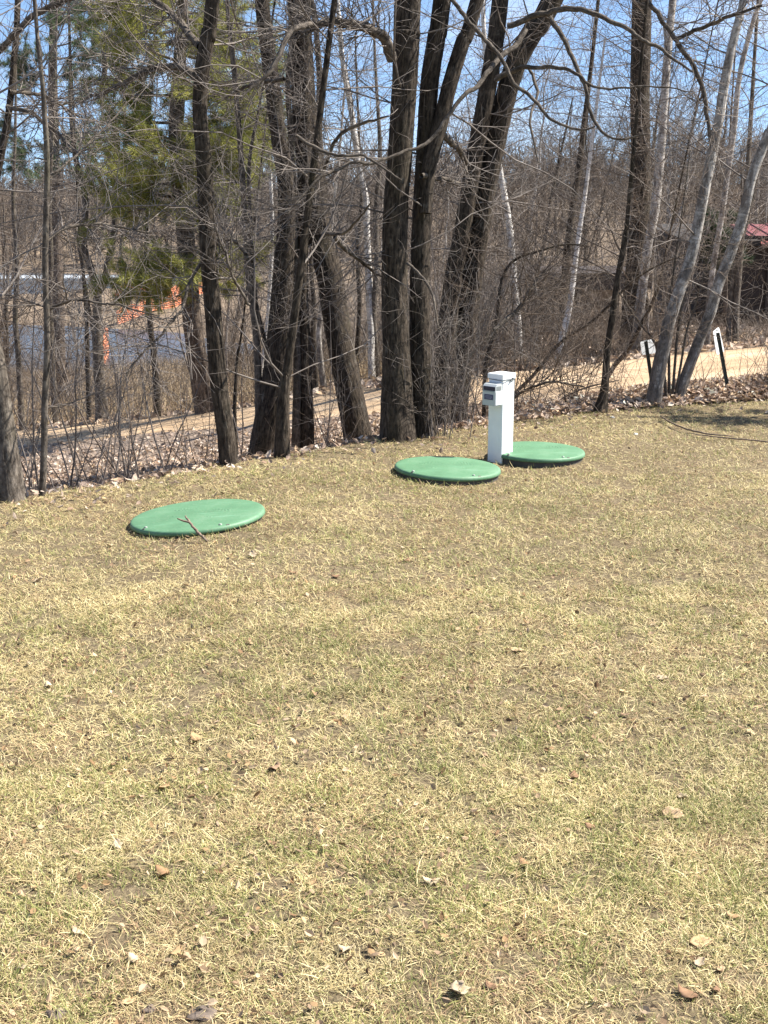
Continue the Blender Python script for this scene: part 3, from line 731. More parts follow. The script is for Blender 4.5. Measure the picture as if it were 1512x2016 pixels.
tree('birch_tree', 'tall white birch trunk beyond the road, between the leaning trunk and the big clump', 'tree', 27,
     [([(733,775,15),(731,700,14),(731,650,14),(727,580,14),(725,520,13),(722,450,13),(721,397,12),(707,330,12),(698,265,11),(688,198,11),(674,116,10),(668,40,9),(664,-20,8)],17.5,18.0)], 17.5, M_BIRCH, n1=26, l2=6, l3=3, L1=(0.6,2.0), extra=2.5, sides=16)
tree('birch_tree', 'white birch trunk leaning beyond the road just behind the big trunk clump', 'tree', 28,
     [([(1026,745,14),(1020,650,14),(1012,560,14),(1008,500,13),(1003,450,13),(995,397,12),(983,330,12),(970,260,11),(962,180,10),(955,90,9),(950,0,8)],16.0,16.3)], 16.0, M_BIRCH, n1=22, l2=6, l3=3, L1=(0.6,2.0), extra=2.5, sides=16)
tree('birch_tree', 'very thin white birch far behind the dark trunk clump', 'tree', 29,
     [([(500,800,9),(513,740,9),(522,680,8),(528,620,8),(533,540,8),(536,450,7),(534,380,7),(528,280,6),(520,180,6),(516,60,5)],22.0,22.4)], 22.0, M_BIRCH, n1=20, l2=5, l3=3, L1=(0.6,1.8), extra=2, sides=12)
tree('bare_tree', 'broad dark straight trunk rising beyond the road among the thicket, behind the square sign', 'tree', 30,
     [([(1240,690,46),(1246,600,42),(1254,500,40),(1262,400,38),(1262,300,38),(1260,190,38),(1262,90,38),(1264,-20,37)],15.5,15.5)], 15.5, M_BARK, n1=34, l2=6, l3=3, L1=(0.6,2.2), extra=2.5)
tree('birch_tree', 'grey blotched birch beside the broad dark trunk beyond the road', 'tree', 31,
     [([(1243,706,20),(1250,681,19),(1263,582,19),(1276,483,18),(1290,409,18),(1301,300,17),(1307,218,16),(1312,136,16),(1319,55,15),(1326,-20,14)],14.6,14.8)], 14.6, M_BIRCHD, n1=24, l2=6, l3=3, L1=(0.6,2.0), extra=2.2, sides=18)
tree('birch_tree', 'slim pale stem rising behind the leaning grey birch', 'tree', 32,
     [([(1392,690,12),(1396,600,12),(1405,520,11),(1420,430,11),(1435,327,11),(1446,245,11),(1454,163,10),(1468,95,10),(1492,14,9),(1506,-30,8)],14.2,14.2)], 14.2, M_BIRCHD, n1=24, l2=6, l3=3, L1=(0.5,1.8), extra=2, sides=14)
tree('bare_tree', 'pair of plain brown trunks in front of the dark cabin wall', 'tree', 33,
     [([(1448,682,14),(1450,600,13),(1458,500,12),(1464,420,11),(1472,330,9),(1480,200,8)],14.3,14.6),([(1434,684,10),(1436,610,9),(1448,520,8),(1470,440,6)],14.3,14.5)], 14.3, M_BARK2, n1=20, l2=6, l3=3, L1=(0.5,1.5), extra=1.5, sides=12)
tree('bare_tree', 'medium trunk beyond the road crossing the dark shelter roof', 'tree', 34,
     [([(1106,725,20),(1108,640,18),(1111,565,17),(1117,500,16),(1126,420,14),(1140,330,12),(1150,240,10),(1165,120,8)],16.5,16.8)], 16.5, M_BARK, n1=30, l2=6, l3=3, L1=(0.5,1.8), extra=2, sides=14)

# ------------------------------------------------------------------ left side beyond the road
tree('bare_tree', 'forked grey trunk at the far verge of the road, with the orange netting behind', 'tree', 40,
     [([(200,832,26),(198,780,22),(193,700,20),(191,640,18),(192,585,17),(186,555,15),(176,520,14),(165,480,13),(168,397,13),(160,347,12),(149,314,10),(140,230,8),(138,120,6)],18.6,18.6),
      ([(192,580,12),(205,555,14),(215,510,14),(226,450,13),(229,390,12),(231,330,12),(229,264,12),(218,220,11),(200,200,11),(205,150,11),(212,80,10),(230,0,9)],18.6,18.7),
      ([(212,835,9),(206,780,9),(198,740,8)],18.6,18.6)], 18.6, M_BARK2, n1=30, l2=6, l3=3, L1=(0.6,2.2), extra=2, sides=18)
for k, (lab, pts, D, bk) in enumerate([
    ('thin dark trunk close beside the forked grey trunk beyond the road', [(176,838,10),(174,760,10),(172,700,9),(170,620,8),(164,540,7),(155,430,6),(150,320,4)], 18.9, M_BARK),
    ('slender trunk beyond the road in front of the pond water', [(310,822,14),(308,760,13),(303,700,12),(296,640,11),(290,560,10),(288,470,8),(292,360,6)], 18.2, M_BARK),
    ('slender trunk beyond the road nearest the edge of the picture', [(44,850,13),(40,780,12),(36,700,11),(30,620,10),(34,520,9),(26,400,8),(30,260,6)], 19.2, M_BARK2),
    ('straight brown trunk beyond the road, seen just behind the slim brown sapling', [(112,850,13),(106,770,12),(102,690,12),(98,590,11),(100,500,10),(97,400,9),(104,250,7),(110,100,5)], 19.4, M_BARK2),
    ('thin trunk beyond the road between the dark clump and the leaning trunk', [(622,782,12),(620,720,12),(616,660,11),(618,600,10),(612,520,8),(616,400,6)], 17.0, M_BARK),
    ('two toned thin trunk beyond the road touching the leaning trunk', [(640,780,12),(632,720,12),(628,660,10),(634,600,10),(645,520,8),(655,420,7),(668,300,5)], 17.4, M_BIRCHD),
    ('grey trunk beyond the road directly beside the tall white birch', [(744,768,13),(741,700,12),(736,620,11),(742,520,11),(740,420,10),(748,300,8),(740,150,6)], 17.6, M_BARK2),
    ('brown trunk beyond the road seen in the gap beside the tall white birch', [(705,772,10),(703,700,10),(708,600,9),(704,500,8),(712,380,7),(706,250,5)], 18.4, M_BARK)]):
    tree('bare_tree', lab, 'tree', 50+k, [(pts, D, D)], D, bk, n1=20, l2=6, l3=3, L1=(0.4,1.6), extra=1.2, sides=12, rough=0.002)

# ------------------------------------------------------------------ pines
def needles(rng, C0, D0, per, L, w, c0, c1):
    n = len(C0)*per
    o = np.repeat(C0, per, 0) + rng.normal(0, 0.012, (n,3)); d = norm(np.repeat(D0, per, 0)*0.75 + rng.normal(0, 0.62, (n,3)))
    ln = rng.uniform(0.65, 1.15, n)*L
    s = norm(np.cross(d, rng.normal(0,1,(n,3))))*(w/2)
    V = np.stack([o - s, o + s, o + d*ln[:,None] + np.array([0,0,-0.01])], 1).reshape(-1,3)
    k = rng.random((len(C0),1)); k = np.repeat(k, per, 0)*0.7 + 0.3*rng.random((n,1))
    col = np.repeat(np.array(c0)*(1-k) + np.array(c1)*k, 3, 0)
    return V, np.arange(n*3).reshape(-1,3), col
def pine(label, seed, stem, D, boughs, c0, c1, tuft=26, nl=0.13, nw=0.006, group=None, dens=1.0):
    rng = np.random.default_rng(seed)
    P, R = px_line(stem, D, D); g0 = gz1(P[0,0], P[0,1])
    P = np.concatenate([[[P[0,0], P[0,1], min(g0, P[0,2])-0.1]], P, [P[-1] + np.array([0,0,2.5])]]); R = np.concatenate([[R[0]*1.1], R, [R[-1]*0.6]])
    P, R = resample(P, R, 110); base = np.array([P[0,0], P[0,1], g0])
    root = empty('pine_tree', base, label, 'tree', group)
    V, q, bk = tubes(P[None], R[None], 20, ridge_fn(rng, 0.005)); mk('trunk', V-base, q, None, M_PINEBARK, root, True, attrs={'bark': bk})
    cr = Crown(); tips = []; dirs = []
    for (px, py, px2, py2, dd, spread, m) in boughs:
        a = at(px, py, D); b = at(px2, py2, D+dd)
        mid = (a+b)/2 + np.array([0,0,-0.08]) + rng.normal(0,0.05,3)
        Pb, Rb = resample([a, mid, b], [0.022,0.016,0.006], 14); cr.add(Pb[None], Rb[None], 5)
        o, d, r = spawn(rng, Pb[None], Rb[None], int(m), 0.15, 1.0, 0.4, 1.1, 0.55)
        P2, R2 = grow(rng, o, d, rng.uniform(0.35,1.0,len(o))*spread, np.full(len(o),0.006), 6, 0.1, 0.05, 0.5); cr.add(P2, R2, 3)
        o3, d3, r3 = spawn(rng, P2, R2, 5, 0.15, 1.0, 0.3, 1.0, 0.4)
        P3, R3 = grow(rng, o3, d3, rng.uniform(0.12,0.35,len(o3))*spread, np.full(len(o3),0.004), 4, 0.1, 0.08, 0.6); cr.add(P3, R3, 3)
        for Q in (P2[:,3:], P3[:,1:]):
            tips.append(Q.reshape(-1,3)); dirs.append(np.repeat(norm(Q[:,-1]-Q[:,0])[:,None,:], Q.shape[1], 1).reshape(-1,3))
    cr.build('branches', M_TWIG2, root, base); cr_o = root.children[-1]; cr_o.name = 'branch'
    tips = np.concatenate(tips); dirs = np.concatenate(dirs); k = rng.random(len(tips)) < dens
    V, t_, col = needles(rng, tips[k], dirs[k], tuft, nl, nw, c0, c1)
    mk('foliage', V-base, None, t_, M_NEEDLE, root, False, colors=col)
    return root
rb = np.random.default_rng(77)
bo = []
for k in range(44):                              # main crown, over the trunk's upper part
    py = rb.uniform(-60, 400); side = rb.choice([-1,1], p=[0.4,0.6]); reach = rb.uniform(60, 175)*(1.0 if side > 0 else 0.95)
    bo.append((352, py+25, 352+side*reach, py+rb.uniform(-35,15), rb.uniform(-1.2,1.2), 0.75, 9))
bo += [(372,520,300,545,-0.8,0.6,10),(372,530,240,560,-1.0,0.55,12),(372,525,215,548,-0.4,0.45,8),(372,500,320,520,-1.1,0.6,10),(375,540,470,545,-0.5,0.55,9),(370,480,450,515,0.3,0.55,8),(370,520,520,500,0.4,0.5,8)]
pine('bright green pine with a straight brown trunk, beyond the road behind the single furrowed trunk', 61,
     [(405,812,46),(397,760,42),(385,680,39),(376,600,37),(368,500,35),(360,400,34),(352,330,32),(347,250,30),(352,160,26),(356,60,22),(358,-40,20)], 17.4, bo, (0.125,0.145,0.034), (0.41,0.39,0.105))
bo = []
for k in range(13):
    py = rb.uniform(-20, 350); side = rb.choice([-1,1]); bo.append((105, py+20, 105+side*rb.uniform(40,120), py+rb.uniform(-20,20), rb.uniform(-1.5,1.5), 1.0, 8))
pine('darker blue green pine farther off, behind the slim brown sapling', 62, [(118,760,26),(114,600,24),(110,450,22),(106,300,20),(104,150,17),(104,0,14)], 30.0, bo, (0.05,0.08,0.042), (0.14,0.18,0.08), nl=0.16, nw=0.009)
bo = []
for k in range(9):
    py = rb.uniform(420, 500); bo.append((1428, py, 1428+rb.choice([-1,1])*rb.uniform(8,30), py+10, rb.uniform(-0.5,0.5), 0.32, 5))
pine('small dark green conifer standing against the cabin', 63, [(1428,640,10),(1428,560,9),(1428,480,7),(1428,425,5)], 21.0, bo, (0.02,0.04,0.018), (0.06,0.085,0.035), nl=0.12, nw=0.008)

bo = []
for k in range(18):
    py = rb.uniform(150, 740); bo.append((1900, py+10, 1900+rb.choice([-1,1])*rb.uniform(30,90)*(0.35+0.65*(py-150)/590), py+rb.uniform(-10,10), rb.uniform(-0.3,0.3), 0.5, 6))
pine('young pine beside the lawn just outside the picture, shading the upper lawn', 64, [(1900,790,26),(1900,600,20),(1900,400,12),(1900,150,5)], 9.25, bo, (0.05,0.08,0.03), (0.16,0.19,0.06), tuft=10, nl=0.12, nw=0.007, dens=0.45)

# ------------------------------------------------------------------ background woodland: prototypes copied about
def proto_tree(seed, h, r, bark, l1, l2, l3, twig, rmin=0.003, fork=1):
    rng = np.random.default_rng(seed)
    root = bpy.data.objects.new('bare_tree', None); C.objects.link(root)
    cr = Crown()
    for f in range(fork):
        n = 12; dx = rng.normal(0, 0.05, 2) + (rng.normal(0,0.12,2) if f else 0)
        P = np.zeros((n,3)); P[:,2] = np.linspace(-0.2, h, n); P[:,0] = dx[0]*P[:,2] + np.cumsum(rng.normal(0,0.035,n)); P[:,1] = dx[1]*P[:,2] + np.cumsum(rng.normal(0,0.035,n))
        R = r*np.linspace(1,0.25,n)*(1 if f == 0 else 0.7)
        P, R = resample(P, R, 40)
        V, q, bk = tubes(P[None], R[None], 8); mk('trunk', V, q, None, bark, root, True, attrs={'bark': bk})
        o, d, rr = spawn(rng, P[None], R[None], l1, 0.14, 1.0, 0.5, 1.2, 0.1)
        P1, R1 = grow(rng, o, d, rng.uniform(0.5,1.9,len(o))*h/5, np.clip(rr*0.4,0.006,0.02), 7, 0.14, 0.09, 0.35); cr.add(P1, R1, 4)
        twigs(cr, rng, P1, R1, l2, l3, (0.3*h/5,1.0*h/5), (0.15*h/5,0.5*h/5), rmin, False)
    cr.build('crown', twig, root, np.zeros(3)); return root
def proto_shrub(seed, h, stems, twig, l2=7, l3=3, r=0.006, spread=0.5):
    rng = np.random.default_rng(seed)
    root = bpy.data.objects.new('shrub', None); C.objects.link(root)
    o = np.concatenate([rng.normal(0,0.10,(stems,2)), np.full((stems,1),-0.05)], 1); d = np.concatenate([rng.normal(0,spread,(stems,2)), np.ones((stems,1))], 1)
    P, R = grow(rng, o, d, rng.uniform(0.6,1.15,stems)*h, rng.uniform(0.6,1.3,stems)*r, 9, 0.09, 0.0, 0.3)
    a = Crown(); a.add(P, R, 5); a.build('stem', twig, root, np.zeros(3))
    b = Crown(); twigs(b, rng, P, R, l2, l3, (0.15*h,0.45*h), (0.06*h,0.2*h), 0.0018, False); b.build('twig', twig, root, np.zeros(3)); return root
def copy_thing(src, loc, rz, sc, label, cat, group, tilt=(0,0)):
    r = src.copy(); C.objects.link(r); r.location = loc; r.rotation_euler = (tilt[0], tilt[1], rz); r.scale = (sc,)*3
    for ch in src.children:
        c = ch.copy(); C.objects.link(c); c.parent = r
    return tag(r, label, cat, group)
def drop(src):
    for ch in list(src.children): bpy.data.objects.remove(ch)
    bpy.data.objects.remove(src)
PT = [proto_tree(200+i, 5.2, 0.05+0.012*(i%4), [M_BARK2,M_BARK,M_BARK2,M_BIRCHD,M_BARK2,M_BARK][i], 26, 7, 4, [M_TWIG,M_TWIGDARK,M_TWIG2][i%3], 0.0024, 1+(i%3==0)) for i in range(6)]
PB = [proto_tree(230+i, 5.5, 0.045, M_BIRCH, 24, 7, 4, M_TWIG, 0.003) for i in range(2)]
PQ = [proto_shrub(280+i, 1.5, 3+i, [M_TWIG,M_TWIG2,M_TWIG][i%3], l2=6, l3=2, r=0.0065, spread=0.22) for i in range(3)]
PV = proto_shrub(290, 1.5, 13, M_TWIG, l2=6, l3=2, r=0.004, spread=0.10)
PS = [proto_shrub(260+i, 1.5, 16+4*(i%3), [M_TWIG2,M_TWIG,M_TWIG2][i%3], spread=0.28+0.1*(i%3)) for i in range(5)]
rng = np.random.default_rng(99)
def scatter(n, pxlo, pxhi, dlo, dhi, mind, clear=False):
    out = []
    for _ in range(n*60):
        if len(out) >= n: break
        D = math.sqrt(rng.uniform(dlo**2, dhi**2)); px = rng.uniform(pxlo, pxhi); x = (px-756)/F*D*0.99
        t = x/(D+AP)
        if D < float(Df(t)) + 0.5 or gz1(x, D) < WATER+0.12: continue
        if any((x-a)**2 + (D-b)**2 < mind**2 for a, b in out): continue
        if D > 19 and 170 < px < 420: continue            # open view to the orange netting
        if px > 1340 and D < 33: continue
        if 22.0 < D < 33 and px > 1000: continue
        if clear and D < 23 and 1020 < px < 1290: continue     # a gap in front of the shelter          # the shelter and the cabin stand here
        out.append((x, D))
    return out
for i, (x, y) in enumerate(scatter(30, 830, 1600, 17, 46, 1.0, True)):
    src = PT[rng.integers(0,6)] if rng.random() < 0.82 else PB[rng.integers(0,2)]
    birch = src in PB
    o = copy_thing(src, (x, y, gz1(x,y)), rng.uniform(0,6.28), rng.uniform(0.75,1.35),
        'white stemmed birch in the thicket beyond the road behind the big trunk clump' if birch else 'bare grey brown tree crowded in the thicket beyond the road behind the white post',
        'tree', 'white birches in the thicket beyond the road' if birch else 'bare trees in the thicket beyond the road', (rng.normal(0,0.08), rng.normal(0,0.08)))
    if birch: o.name = 'birch_tree'
for i, (x, y) in enumerate(scatter(13, -120, 760, 24, 44, 1.5)):
    src = PT[rng.integers(0,6)]
    copy_thing(src, (x, y, gz1(x,y)), rng.uniform(0,6.28), rng.uniform(0.7,1.2), 'bare tree standing between the road and the pond', 'tree', 'bare trees between the road and the pond', (rng.normal(0,0.06), rng.normal(0,0.06)))
GS = 'leafless shrubs in the thicket'
for i, (x, y) in enumerate(scatter(22, 860, 1240, 14.2, 22, 0.4)):
    copy_thing(PS[rng.integers(0,5)], (x, y, gz1(x,y)), rng.uniform(0,6.28), rng.uniform(0.7,1.3) if x/y < 0.10 else rng.uniform(0.3,0.6), 'tangled leafless shrub growing on the far verge of the road', 'shrub', 'leafless shrubs on the far verge of the road')
for i, (x, y) in enumerate(scatter(22, -80, 860, 19, 38, 0.9)):
    copy_thing(PS[rng.integers(0,5)], (x, y, gz1(x,y)), rng.uniform(0,6.28), rng.uniform(0.7,1.3), 'thin leafless shrub on the slope down to the pond', 'shrub', 'leafless shrubs on the slope down to the pond')
# shrubs on the near bank, between lawn and road
k = 0
for px, D, sc, lab in [(922,9.3,0.7,'dense'),(960,9.6,0.75,'dense'),(1010,9.8,0.7,'dense'),(1062,9.9,0.6,'dense'),(1118,9.9,0.55,'dense'),(1225,9.95,0.4,'low'),(1385,9.9,0.32,'low'),(1470,10.0,0.36,'low'),(1522,9.95,0.4,'low'),
                      (846,8.2,0.7,'clump'),(878,8.3,0.78,'clump'),(905,8.6,0.7,'clump')]:
    x = (px-756)/F*D; y = D
    labels = {'dense':('dense brown leafless shrub on the bank behind the white post','dense shrubs behind the white post'),
              'low':('low sparse brown brush at the lawn edge near the signs','low brush near the signs'),
              'clump':('tall upright pale shoots growing round the foot of the big trunk clump','shoots round the big trunk clump')}[lab]
    copy_thing((PQ[k%3] if lab != 'clump' and k%4 else PS[(k*2)%5]) if lab != 'clump' else PV, (x, y, gz1(x,y)), rng.uniform(0,6.28), sc*(1.15 if lab == 'dense' and k%3 else 1), labels[0], 'shrub', labels[1]); k += 1
for px, D, sc in [(165,7.2,0.62),(185,7.5,0.5),(240,7.7,0.66),(285,8.2,0.4),(410,8.0,0.5),(40,6.9,0.7),(130,8.0,0.6),(655,8.4,0.5),(10,9.0,0.8),(330,9.6,0.6)]:
    x = (px-756)/F*D
    copy_thing(PQ[k%3], (x, D, gz1(x,D)), rng.uniform(0,6.28), sc, 'spindly leafless bush on the leaf covered bank by the slim saplings', 'shrub', 'spindly bushes on the leaf covered bank'); k += 1
for i, (x, y) in enumerate(scatter(16, -40, 760, 18.6, 24, 0.5)):
    copy_thing(PQ[i%3], (x, y, gz1(x,y)), rng.uniform(0,6.28), rng.uniform(1.3,2.3), 'thin many stemmed sapling between the dirt road and the pond', 'sapling', 'thin saplings on the far verge by the pond').name = 'sapling'
for i, (x, y) in enumerate(scatter(20, 880, 1500, 14.0, 18.5, 0.4)):
    copy_thing(PQ[i%3], (x, y, gz1(x,y)), rng.uniform(0,6.28), rng.uniform(0.9,1.7), 'thin many stemmed sapling between the dirt road and the cabin', 'sapling', 'thin saplings on the far verge by the cabin').name = 'sapling'
for i, (px, D, sc_) in enumerate([(140,7.6,0.9),(215,8.6,1.0),(262,9.3,0.9),(300,10.2,1.1),(360,9.4,0.8),(60,8.2,1.0),(480,9.6,0.8),(20,10.5,1.1),(640,9.2,0.7)]):
    x = (px-756)/F*D
    copy_thing(PQ[i%3], (x, D, gz1(x,D)), rng.uniform(0,6.28), sc_, 'grey thin stemmed sapling rising from the leaf covered bank', 'sapling', 'thin saplings on the leaf covered bank').name = 'sapling'
for s in PT + PB + PS + PQ + [PV]: drop(s)

# far wooded shore: a wood nobody could count
def far_wood(seed, n, pxlo, pxhi, dlo, dhi, hlo, hhi, per, rb_, mask=None):
    rng = np.random.default_rng(seed)
    D = np.sqrt(rng.uniform(dlo**2, dhi**2, n)); x = (rng.uniform(pxlo, pxhi, n)-756)/F*D; z = gz(x, D); k = z > WATER + 0.1
    x, D, z = x[k], D[k], z[k]; n = len(x); h = rng.uniform(hlo, hhi, n)
    o = np.stack([x, D, z-0.2], -1); d = np.concatenate([rng.normal(0,0.07,(n,2)), np.ones((n,1))], 1)
    P, R = grow(rng, o, d, h, rng.uniform(0.5,1.2,n)*rb_*2.2, 7, 0.04, 0.0, 0.25)
    cr = Crown(); cr.add(P, R, 4)
    o, d, r = spawn(rng, P, R, per, 0.12, 1.0, 0.4, 1.1, 0.0)
    P1, R1 = grow(rng, o, d, np.repeat(h, per)*rng.uniform(0.12,0.32,len(o)), np.full(len(o), rb_*0.8), 4, 0.15, 0.08, 0.5); cr.add(P1, R1, 3)
    o, d, r = spawn(rng, P1, R1, 4, 0.2, 1.0, 0.4, 1.1, 0.0)
    P2, R2 = grow(rng, o, d, np.repeat(np.repeat(h, per),4)*rng.uniform(0.05,0.14,len(o)), np.full(len(o), rb_*0.55), 3, 0.15, 0.08, 0.6); cr.add(P2, R2, 3)
    return cr
cr = far_wood(300, 420, -300, 1800, 108, 190, 4.8, 8.0, 24, 0.042)
tag(cr.build('treeline', M_TWIGFAR, None, np.zeros(3)), 'bare brown wood covering the far shore of the pond', 'wood', kind='stuff')
cr = far_wood(303, 420, -500, 2000, 190, 330, 3.2, 6.0, 22, 0.065)
tag(cr.build('ridge_wood', M_TWIGFAR, None, np.zeros(3)), 'distant bare wood along the skyline beyond the pond', 'wood', kind='stuff')
cr = far_wood(302, 300, -400, 800, 101, 128, 3.6, 6.4, 26, 0.032)
tag(cr.build('shore_thicket', M_TWIGFAR, None, np.zeros(3)), 'grey brown thicket lining the water edge on the far shore', 'wood', kind='stuff')
cr = far_wood(301, 230, 760, 1700, 44, 100, 4.0, 6.4, 22, 0.012)
tag(cr.build('thicket_wood', M_TWIGDARK, None, np.zeros(3)), 'deep bare wood behind the cabin and the shelter', 'wood', kind='stuff')
# brush and dry stems on the woodland floor
rng = np.random.default_rng(41)
n = 9000; px = rng.uniform(-80, 1600, n); t0 = rng.random(n)**1.5
D = np.where(px < 760, 17 + 28*t0, 14 + 16*t0); x = (px-756)/F*D; k = (D > Df(x/(D+AP)) + 0.15) & (gz(x,D) > WATER+0.05)
x, D = x[k], D[k]; n = len(x); h = rng.uniform(0.15, 0.9, n)*np.where(px[k] > 1000, np.where(px[k] > 1330, 0.3, 0.5), 1)
P, R = grow(rng, np.stack([x, D, gz(x,D)-0.03], -1), np.concatenate([rng.normal(0,0.35,(n,2)), np.ones((n,1))],1), h, rng.uniform(0.002,0.0045,n), 5, 0.13, -0.02, 0.4)
cr = Crown(); cr.add(P, R, 3); twigs(cr, rng, P[::2], R[::2], 3, 0, (0.1,0.35), rmin=0.0018, check=False)
n = 1100; t = rng.uniform(-0.28,0.28,n); y = De(t) + 0.05 + rng.random(n)*(Dn(t)-De(t))*np.where(t < 0.02, 0.8, 0.75); x = t*(y+AP)
P, R = grow(rng, np.stack([x, y, gz(x,y)-0.02], -1), np.concatenate([rng.normal(0,0.6,(n,2)), np.ones((n,1))],1), rng.uniform(0.08,0.42,n), rng.uniform(0.0012,0.0026,n), 5, 0.16, -0.03, 0.5)
cr.add(P, R, 3)
tag(cr.build('undergrowth', M_TWIG2, None, np.zeros(3)), 'low tangle of dry stalks and brush on the bank and beyond the road', 'undergrowth', kind='stuff')
# dry tan grass beyond the road
n = 16000; px = rng.uniform(-80, 800, n); D = 18 + 30*rng.random(n)**1.3; x = (px-756)/F*D; k = (D > Df(x/(D+AP))+0.4) & (gz(x,D) > WATER+0.05); x, D = x[k], D[k]; n = len(x)
h = rng.uniform(0.15,0.5,n); a = rng.uniform(0,6.28,n); w = 0.006
b0 = np.stack([x, D, gz(x,D)-0.02], -1); sd = np.stack([np.cos(a), np.sin(a), 0*a], -1)*w; tp = b0 + np.stack([rng.normal(0,0.3,n)*h, rng.normal(0,0.3,n)*h, h], -1)
V = np.stack([b0-sd, b0+sd, tp], 1).reshape(-1,3); kk = rng.random((n,1))
col = np.repeat(np.array([0.30,0.215,0.13])*(1-kk)+np.array([0.50,0.40,0.26])*kk, 3, 0)
tag(mk('dry_tall_grass', V, None, np.arange(n*3).reshape(-1,3), M_GRASS, None, False, colors=col), 'tan dead grass on the slope between the road and the pond', 'grass', kind='stuff')

# ------------------------------------------------------------------ septic lids
lid_labels = ['large green round lid lying alone with a broken twig across its rim', 'green round lid in front of the white post', 'green round lid half hidden behind the white post']
twist = [0.3, 1.9, 3.4]
for (p, r, tilt), lab, tw in zip(LIDP, lid_labels, twist):
    root = empty('septic_lid', (p[0], p[1], 0.0), lab, 'manhole lid', 'green septic lids on the lawn', (0, -rad(tilt), 0))
    top = 0.034
    m = MB(); m.lathe([(0.0,top+0.004),(r*0.3,top+0.0037),(r*0.6,top+0.0025),(r*0.88,top+0.0008),(r*0.955,top-0.0004),(r*0.98,top-0.002),(r*0.993,top-0.006),(r*1.0,top-0.012),(r*1.004,top-0.021),(r*0.99,top-0.024),(r*0.955,top-0.024)], 96)
    shell = m.build('cover', M_LID, root, True)
    e = MB()                                       # raised lettering bars and a ring, moulded into the cover
    rg = np.random.default_rng(int(tw*10))
    for row, (yy, half) in enumerate(((0.085,0.13),(0.055,0.15),(-0.06,0.10))):
        xx = -half
        while xx < half:
            wv = rg.uniform(0.006,0.016); e.box((xx+wv/2, yy+rg.normal(0,0.001), top+0.0026), (wv, rg.uniform(0.012,0.018), 0.0022), bev=0.0006); xx += wv + 0.006
    R0 = Matrix.Rotation(-0.35 if tw < 1 else 0.1, 3, 'Z')
    e.v = [v @ np.array(R0).T for v in e.v]
    e.build('raised_mark', M_LID, root, True)
    m = MB(); m.lathe([(r*0.958,top-0.0245),(r*0.965,-0.01),(r*0.97,-0.12)], 72); m.build('riser', M_RISER, root, True)
    for a in (math.pi*1.24, math.pi*1.66):
        sc = MB(); cx, cy = r*0.91*math.cos(a), r*0.91*math.sin(a)
        th = np.arange(10)*2*np.pi/10
        sc.tube([(cx,cy,top-0.006),(cx,cy,top+0.004),(cx,cy,top+0.0065)], [0.008,0.008,0.004], 10)
        so = sc.build('screw', M_SCREW, root, True)
    for a in (math.pi*1.235, math.pi*1.675):
        nt_ = MB(); nt_.box((r*0.965*math.cos(a+0.045), r*0.965*math.sin(a+0.045), top-0.003), (0.010,0.020,0.008), np.array(Matrix.Rotation(a,3,'Z')), 0.003); nt_.build('lift_slot', M_RISER, root)

# twig lying over the first lid
def stick(name, pts, rr, label, seed, forks=()):
    rg = np.random.default_rng(seed); P, R = resample(pts, rr, 26); P = P + rg.normal(0,0.0012,P.shape); o0 = P[0].copy()
    m = MB(); m.tube(P-o0, R, 8)
    for fp, fr in forks:
        Q, S = resample(fp, fr, 10); m.tube(Q-o0, S, 7)
    o = m.build(name, M_STICK, None, True); o.location = o0
    return tag(o, label, 'stick')
zt = 0.075
a = on_plane(408,1066,0.02); b = on_plane(388,1046,0.055); c = on_plane(373,1028,0.09); d = on_plane(364.5,1015,0.11)
stick('fallen_twig', [a,b,c,d], [0.006,0.0065,0.0055,0.003], 'small forked dead twig lying across the rim of the lone green lid', 4, [([c, c+np.array([-0.03,0.01,0.004]), c+np.array([-0.055,0.012,0.014])],[0.005,0.0045,0.003])])
stick('fallen_branch', [on_plane(x_,y_,0.03) for x_, y_ in ((1300,819),(1330,836),(1365,848),(1400,855),(1440,858))], [0.004,0.006,0.006,0.005,0.003], 'curved fallen branch on the shaded lawn near the birches', 5)
stick('fallen_branch', [on_plane(x_,y_,0.025) for x_, y_ in ((1350,852),(1400,859),(1450,864),(1512,870),(1580,880))], [0.002,0.004,0.0045,0.005,0.006], 'long straight fallen branch on the lawn running out of the picture', 6)
stick('fallen_branch', [at(x_,y_,D_) for x_, y_, D_ in ((1105,785,9.8),(1130,772,9.75),(1165,760,9.7),(1219,748,9.65))], [0.006,0.007,0.007,0.004], 'short dark broken branch caught in the brush before the road', 7)

# ------------------------------------------------------------------ white post with alarm box
RZ = rad(45)
root = empty('utility_post', (POST[0], POST[1], 0.0), 'white square vinyl post with a flat cap and a grey alarm box on its side', 'post', rot=(0,0,RZ))
S = 0.106; HT = 0.475
m = MB(); m.box((0,0,HT/2-0.06), (S,S,HT+0.12), bev=0.004); m.build('post_body', M_WHITE, root)
m = MB()
cs = 0.1145; h0, h1, h2 = HT-0.006, HT+0.024, HT+0.031
V = []
for (s_, z_) in ((cs/2,h0),(cs/2,h1-0.004),(cs/2-0.004,h1),(0.012,h2)):
    V += [(-s_,-s_,z_),(s_,-s_,z_),(s_,s_,z_),(-s_,s_,z_)]
q = [(i*4+j, i*4+(j+1)%4, (i+1)*4+(j+1)%4, (i+1)*4+j) for i in range(3) for j in range(4)] + [(12,13,14,15),(3,2,1,0)]
m.add(V, q); m.build('cap', M_WHITE, root)
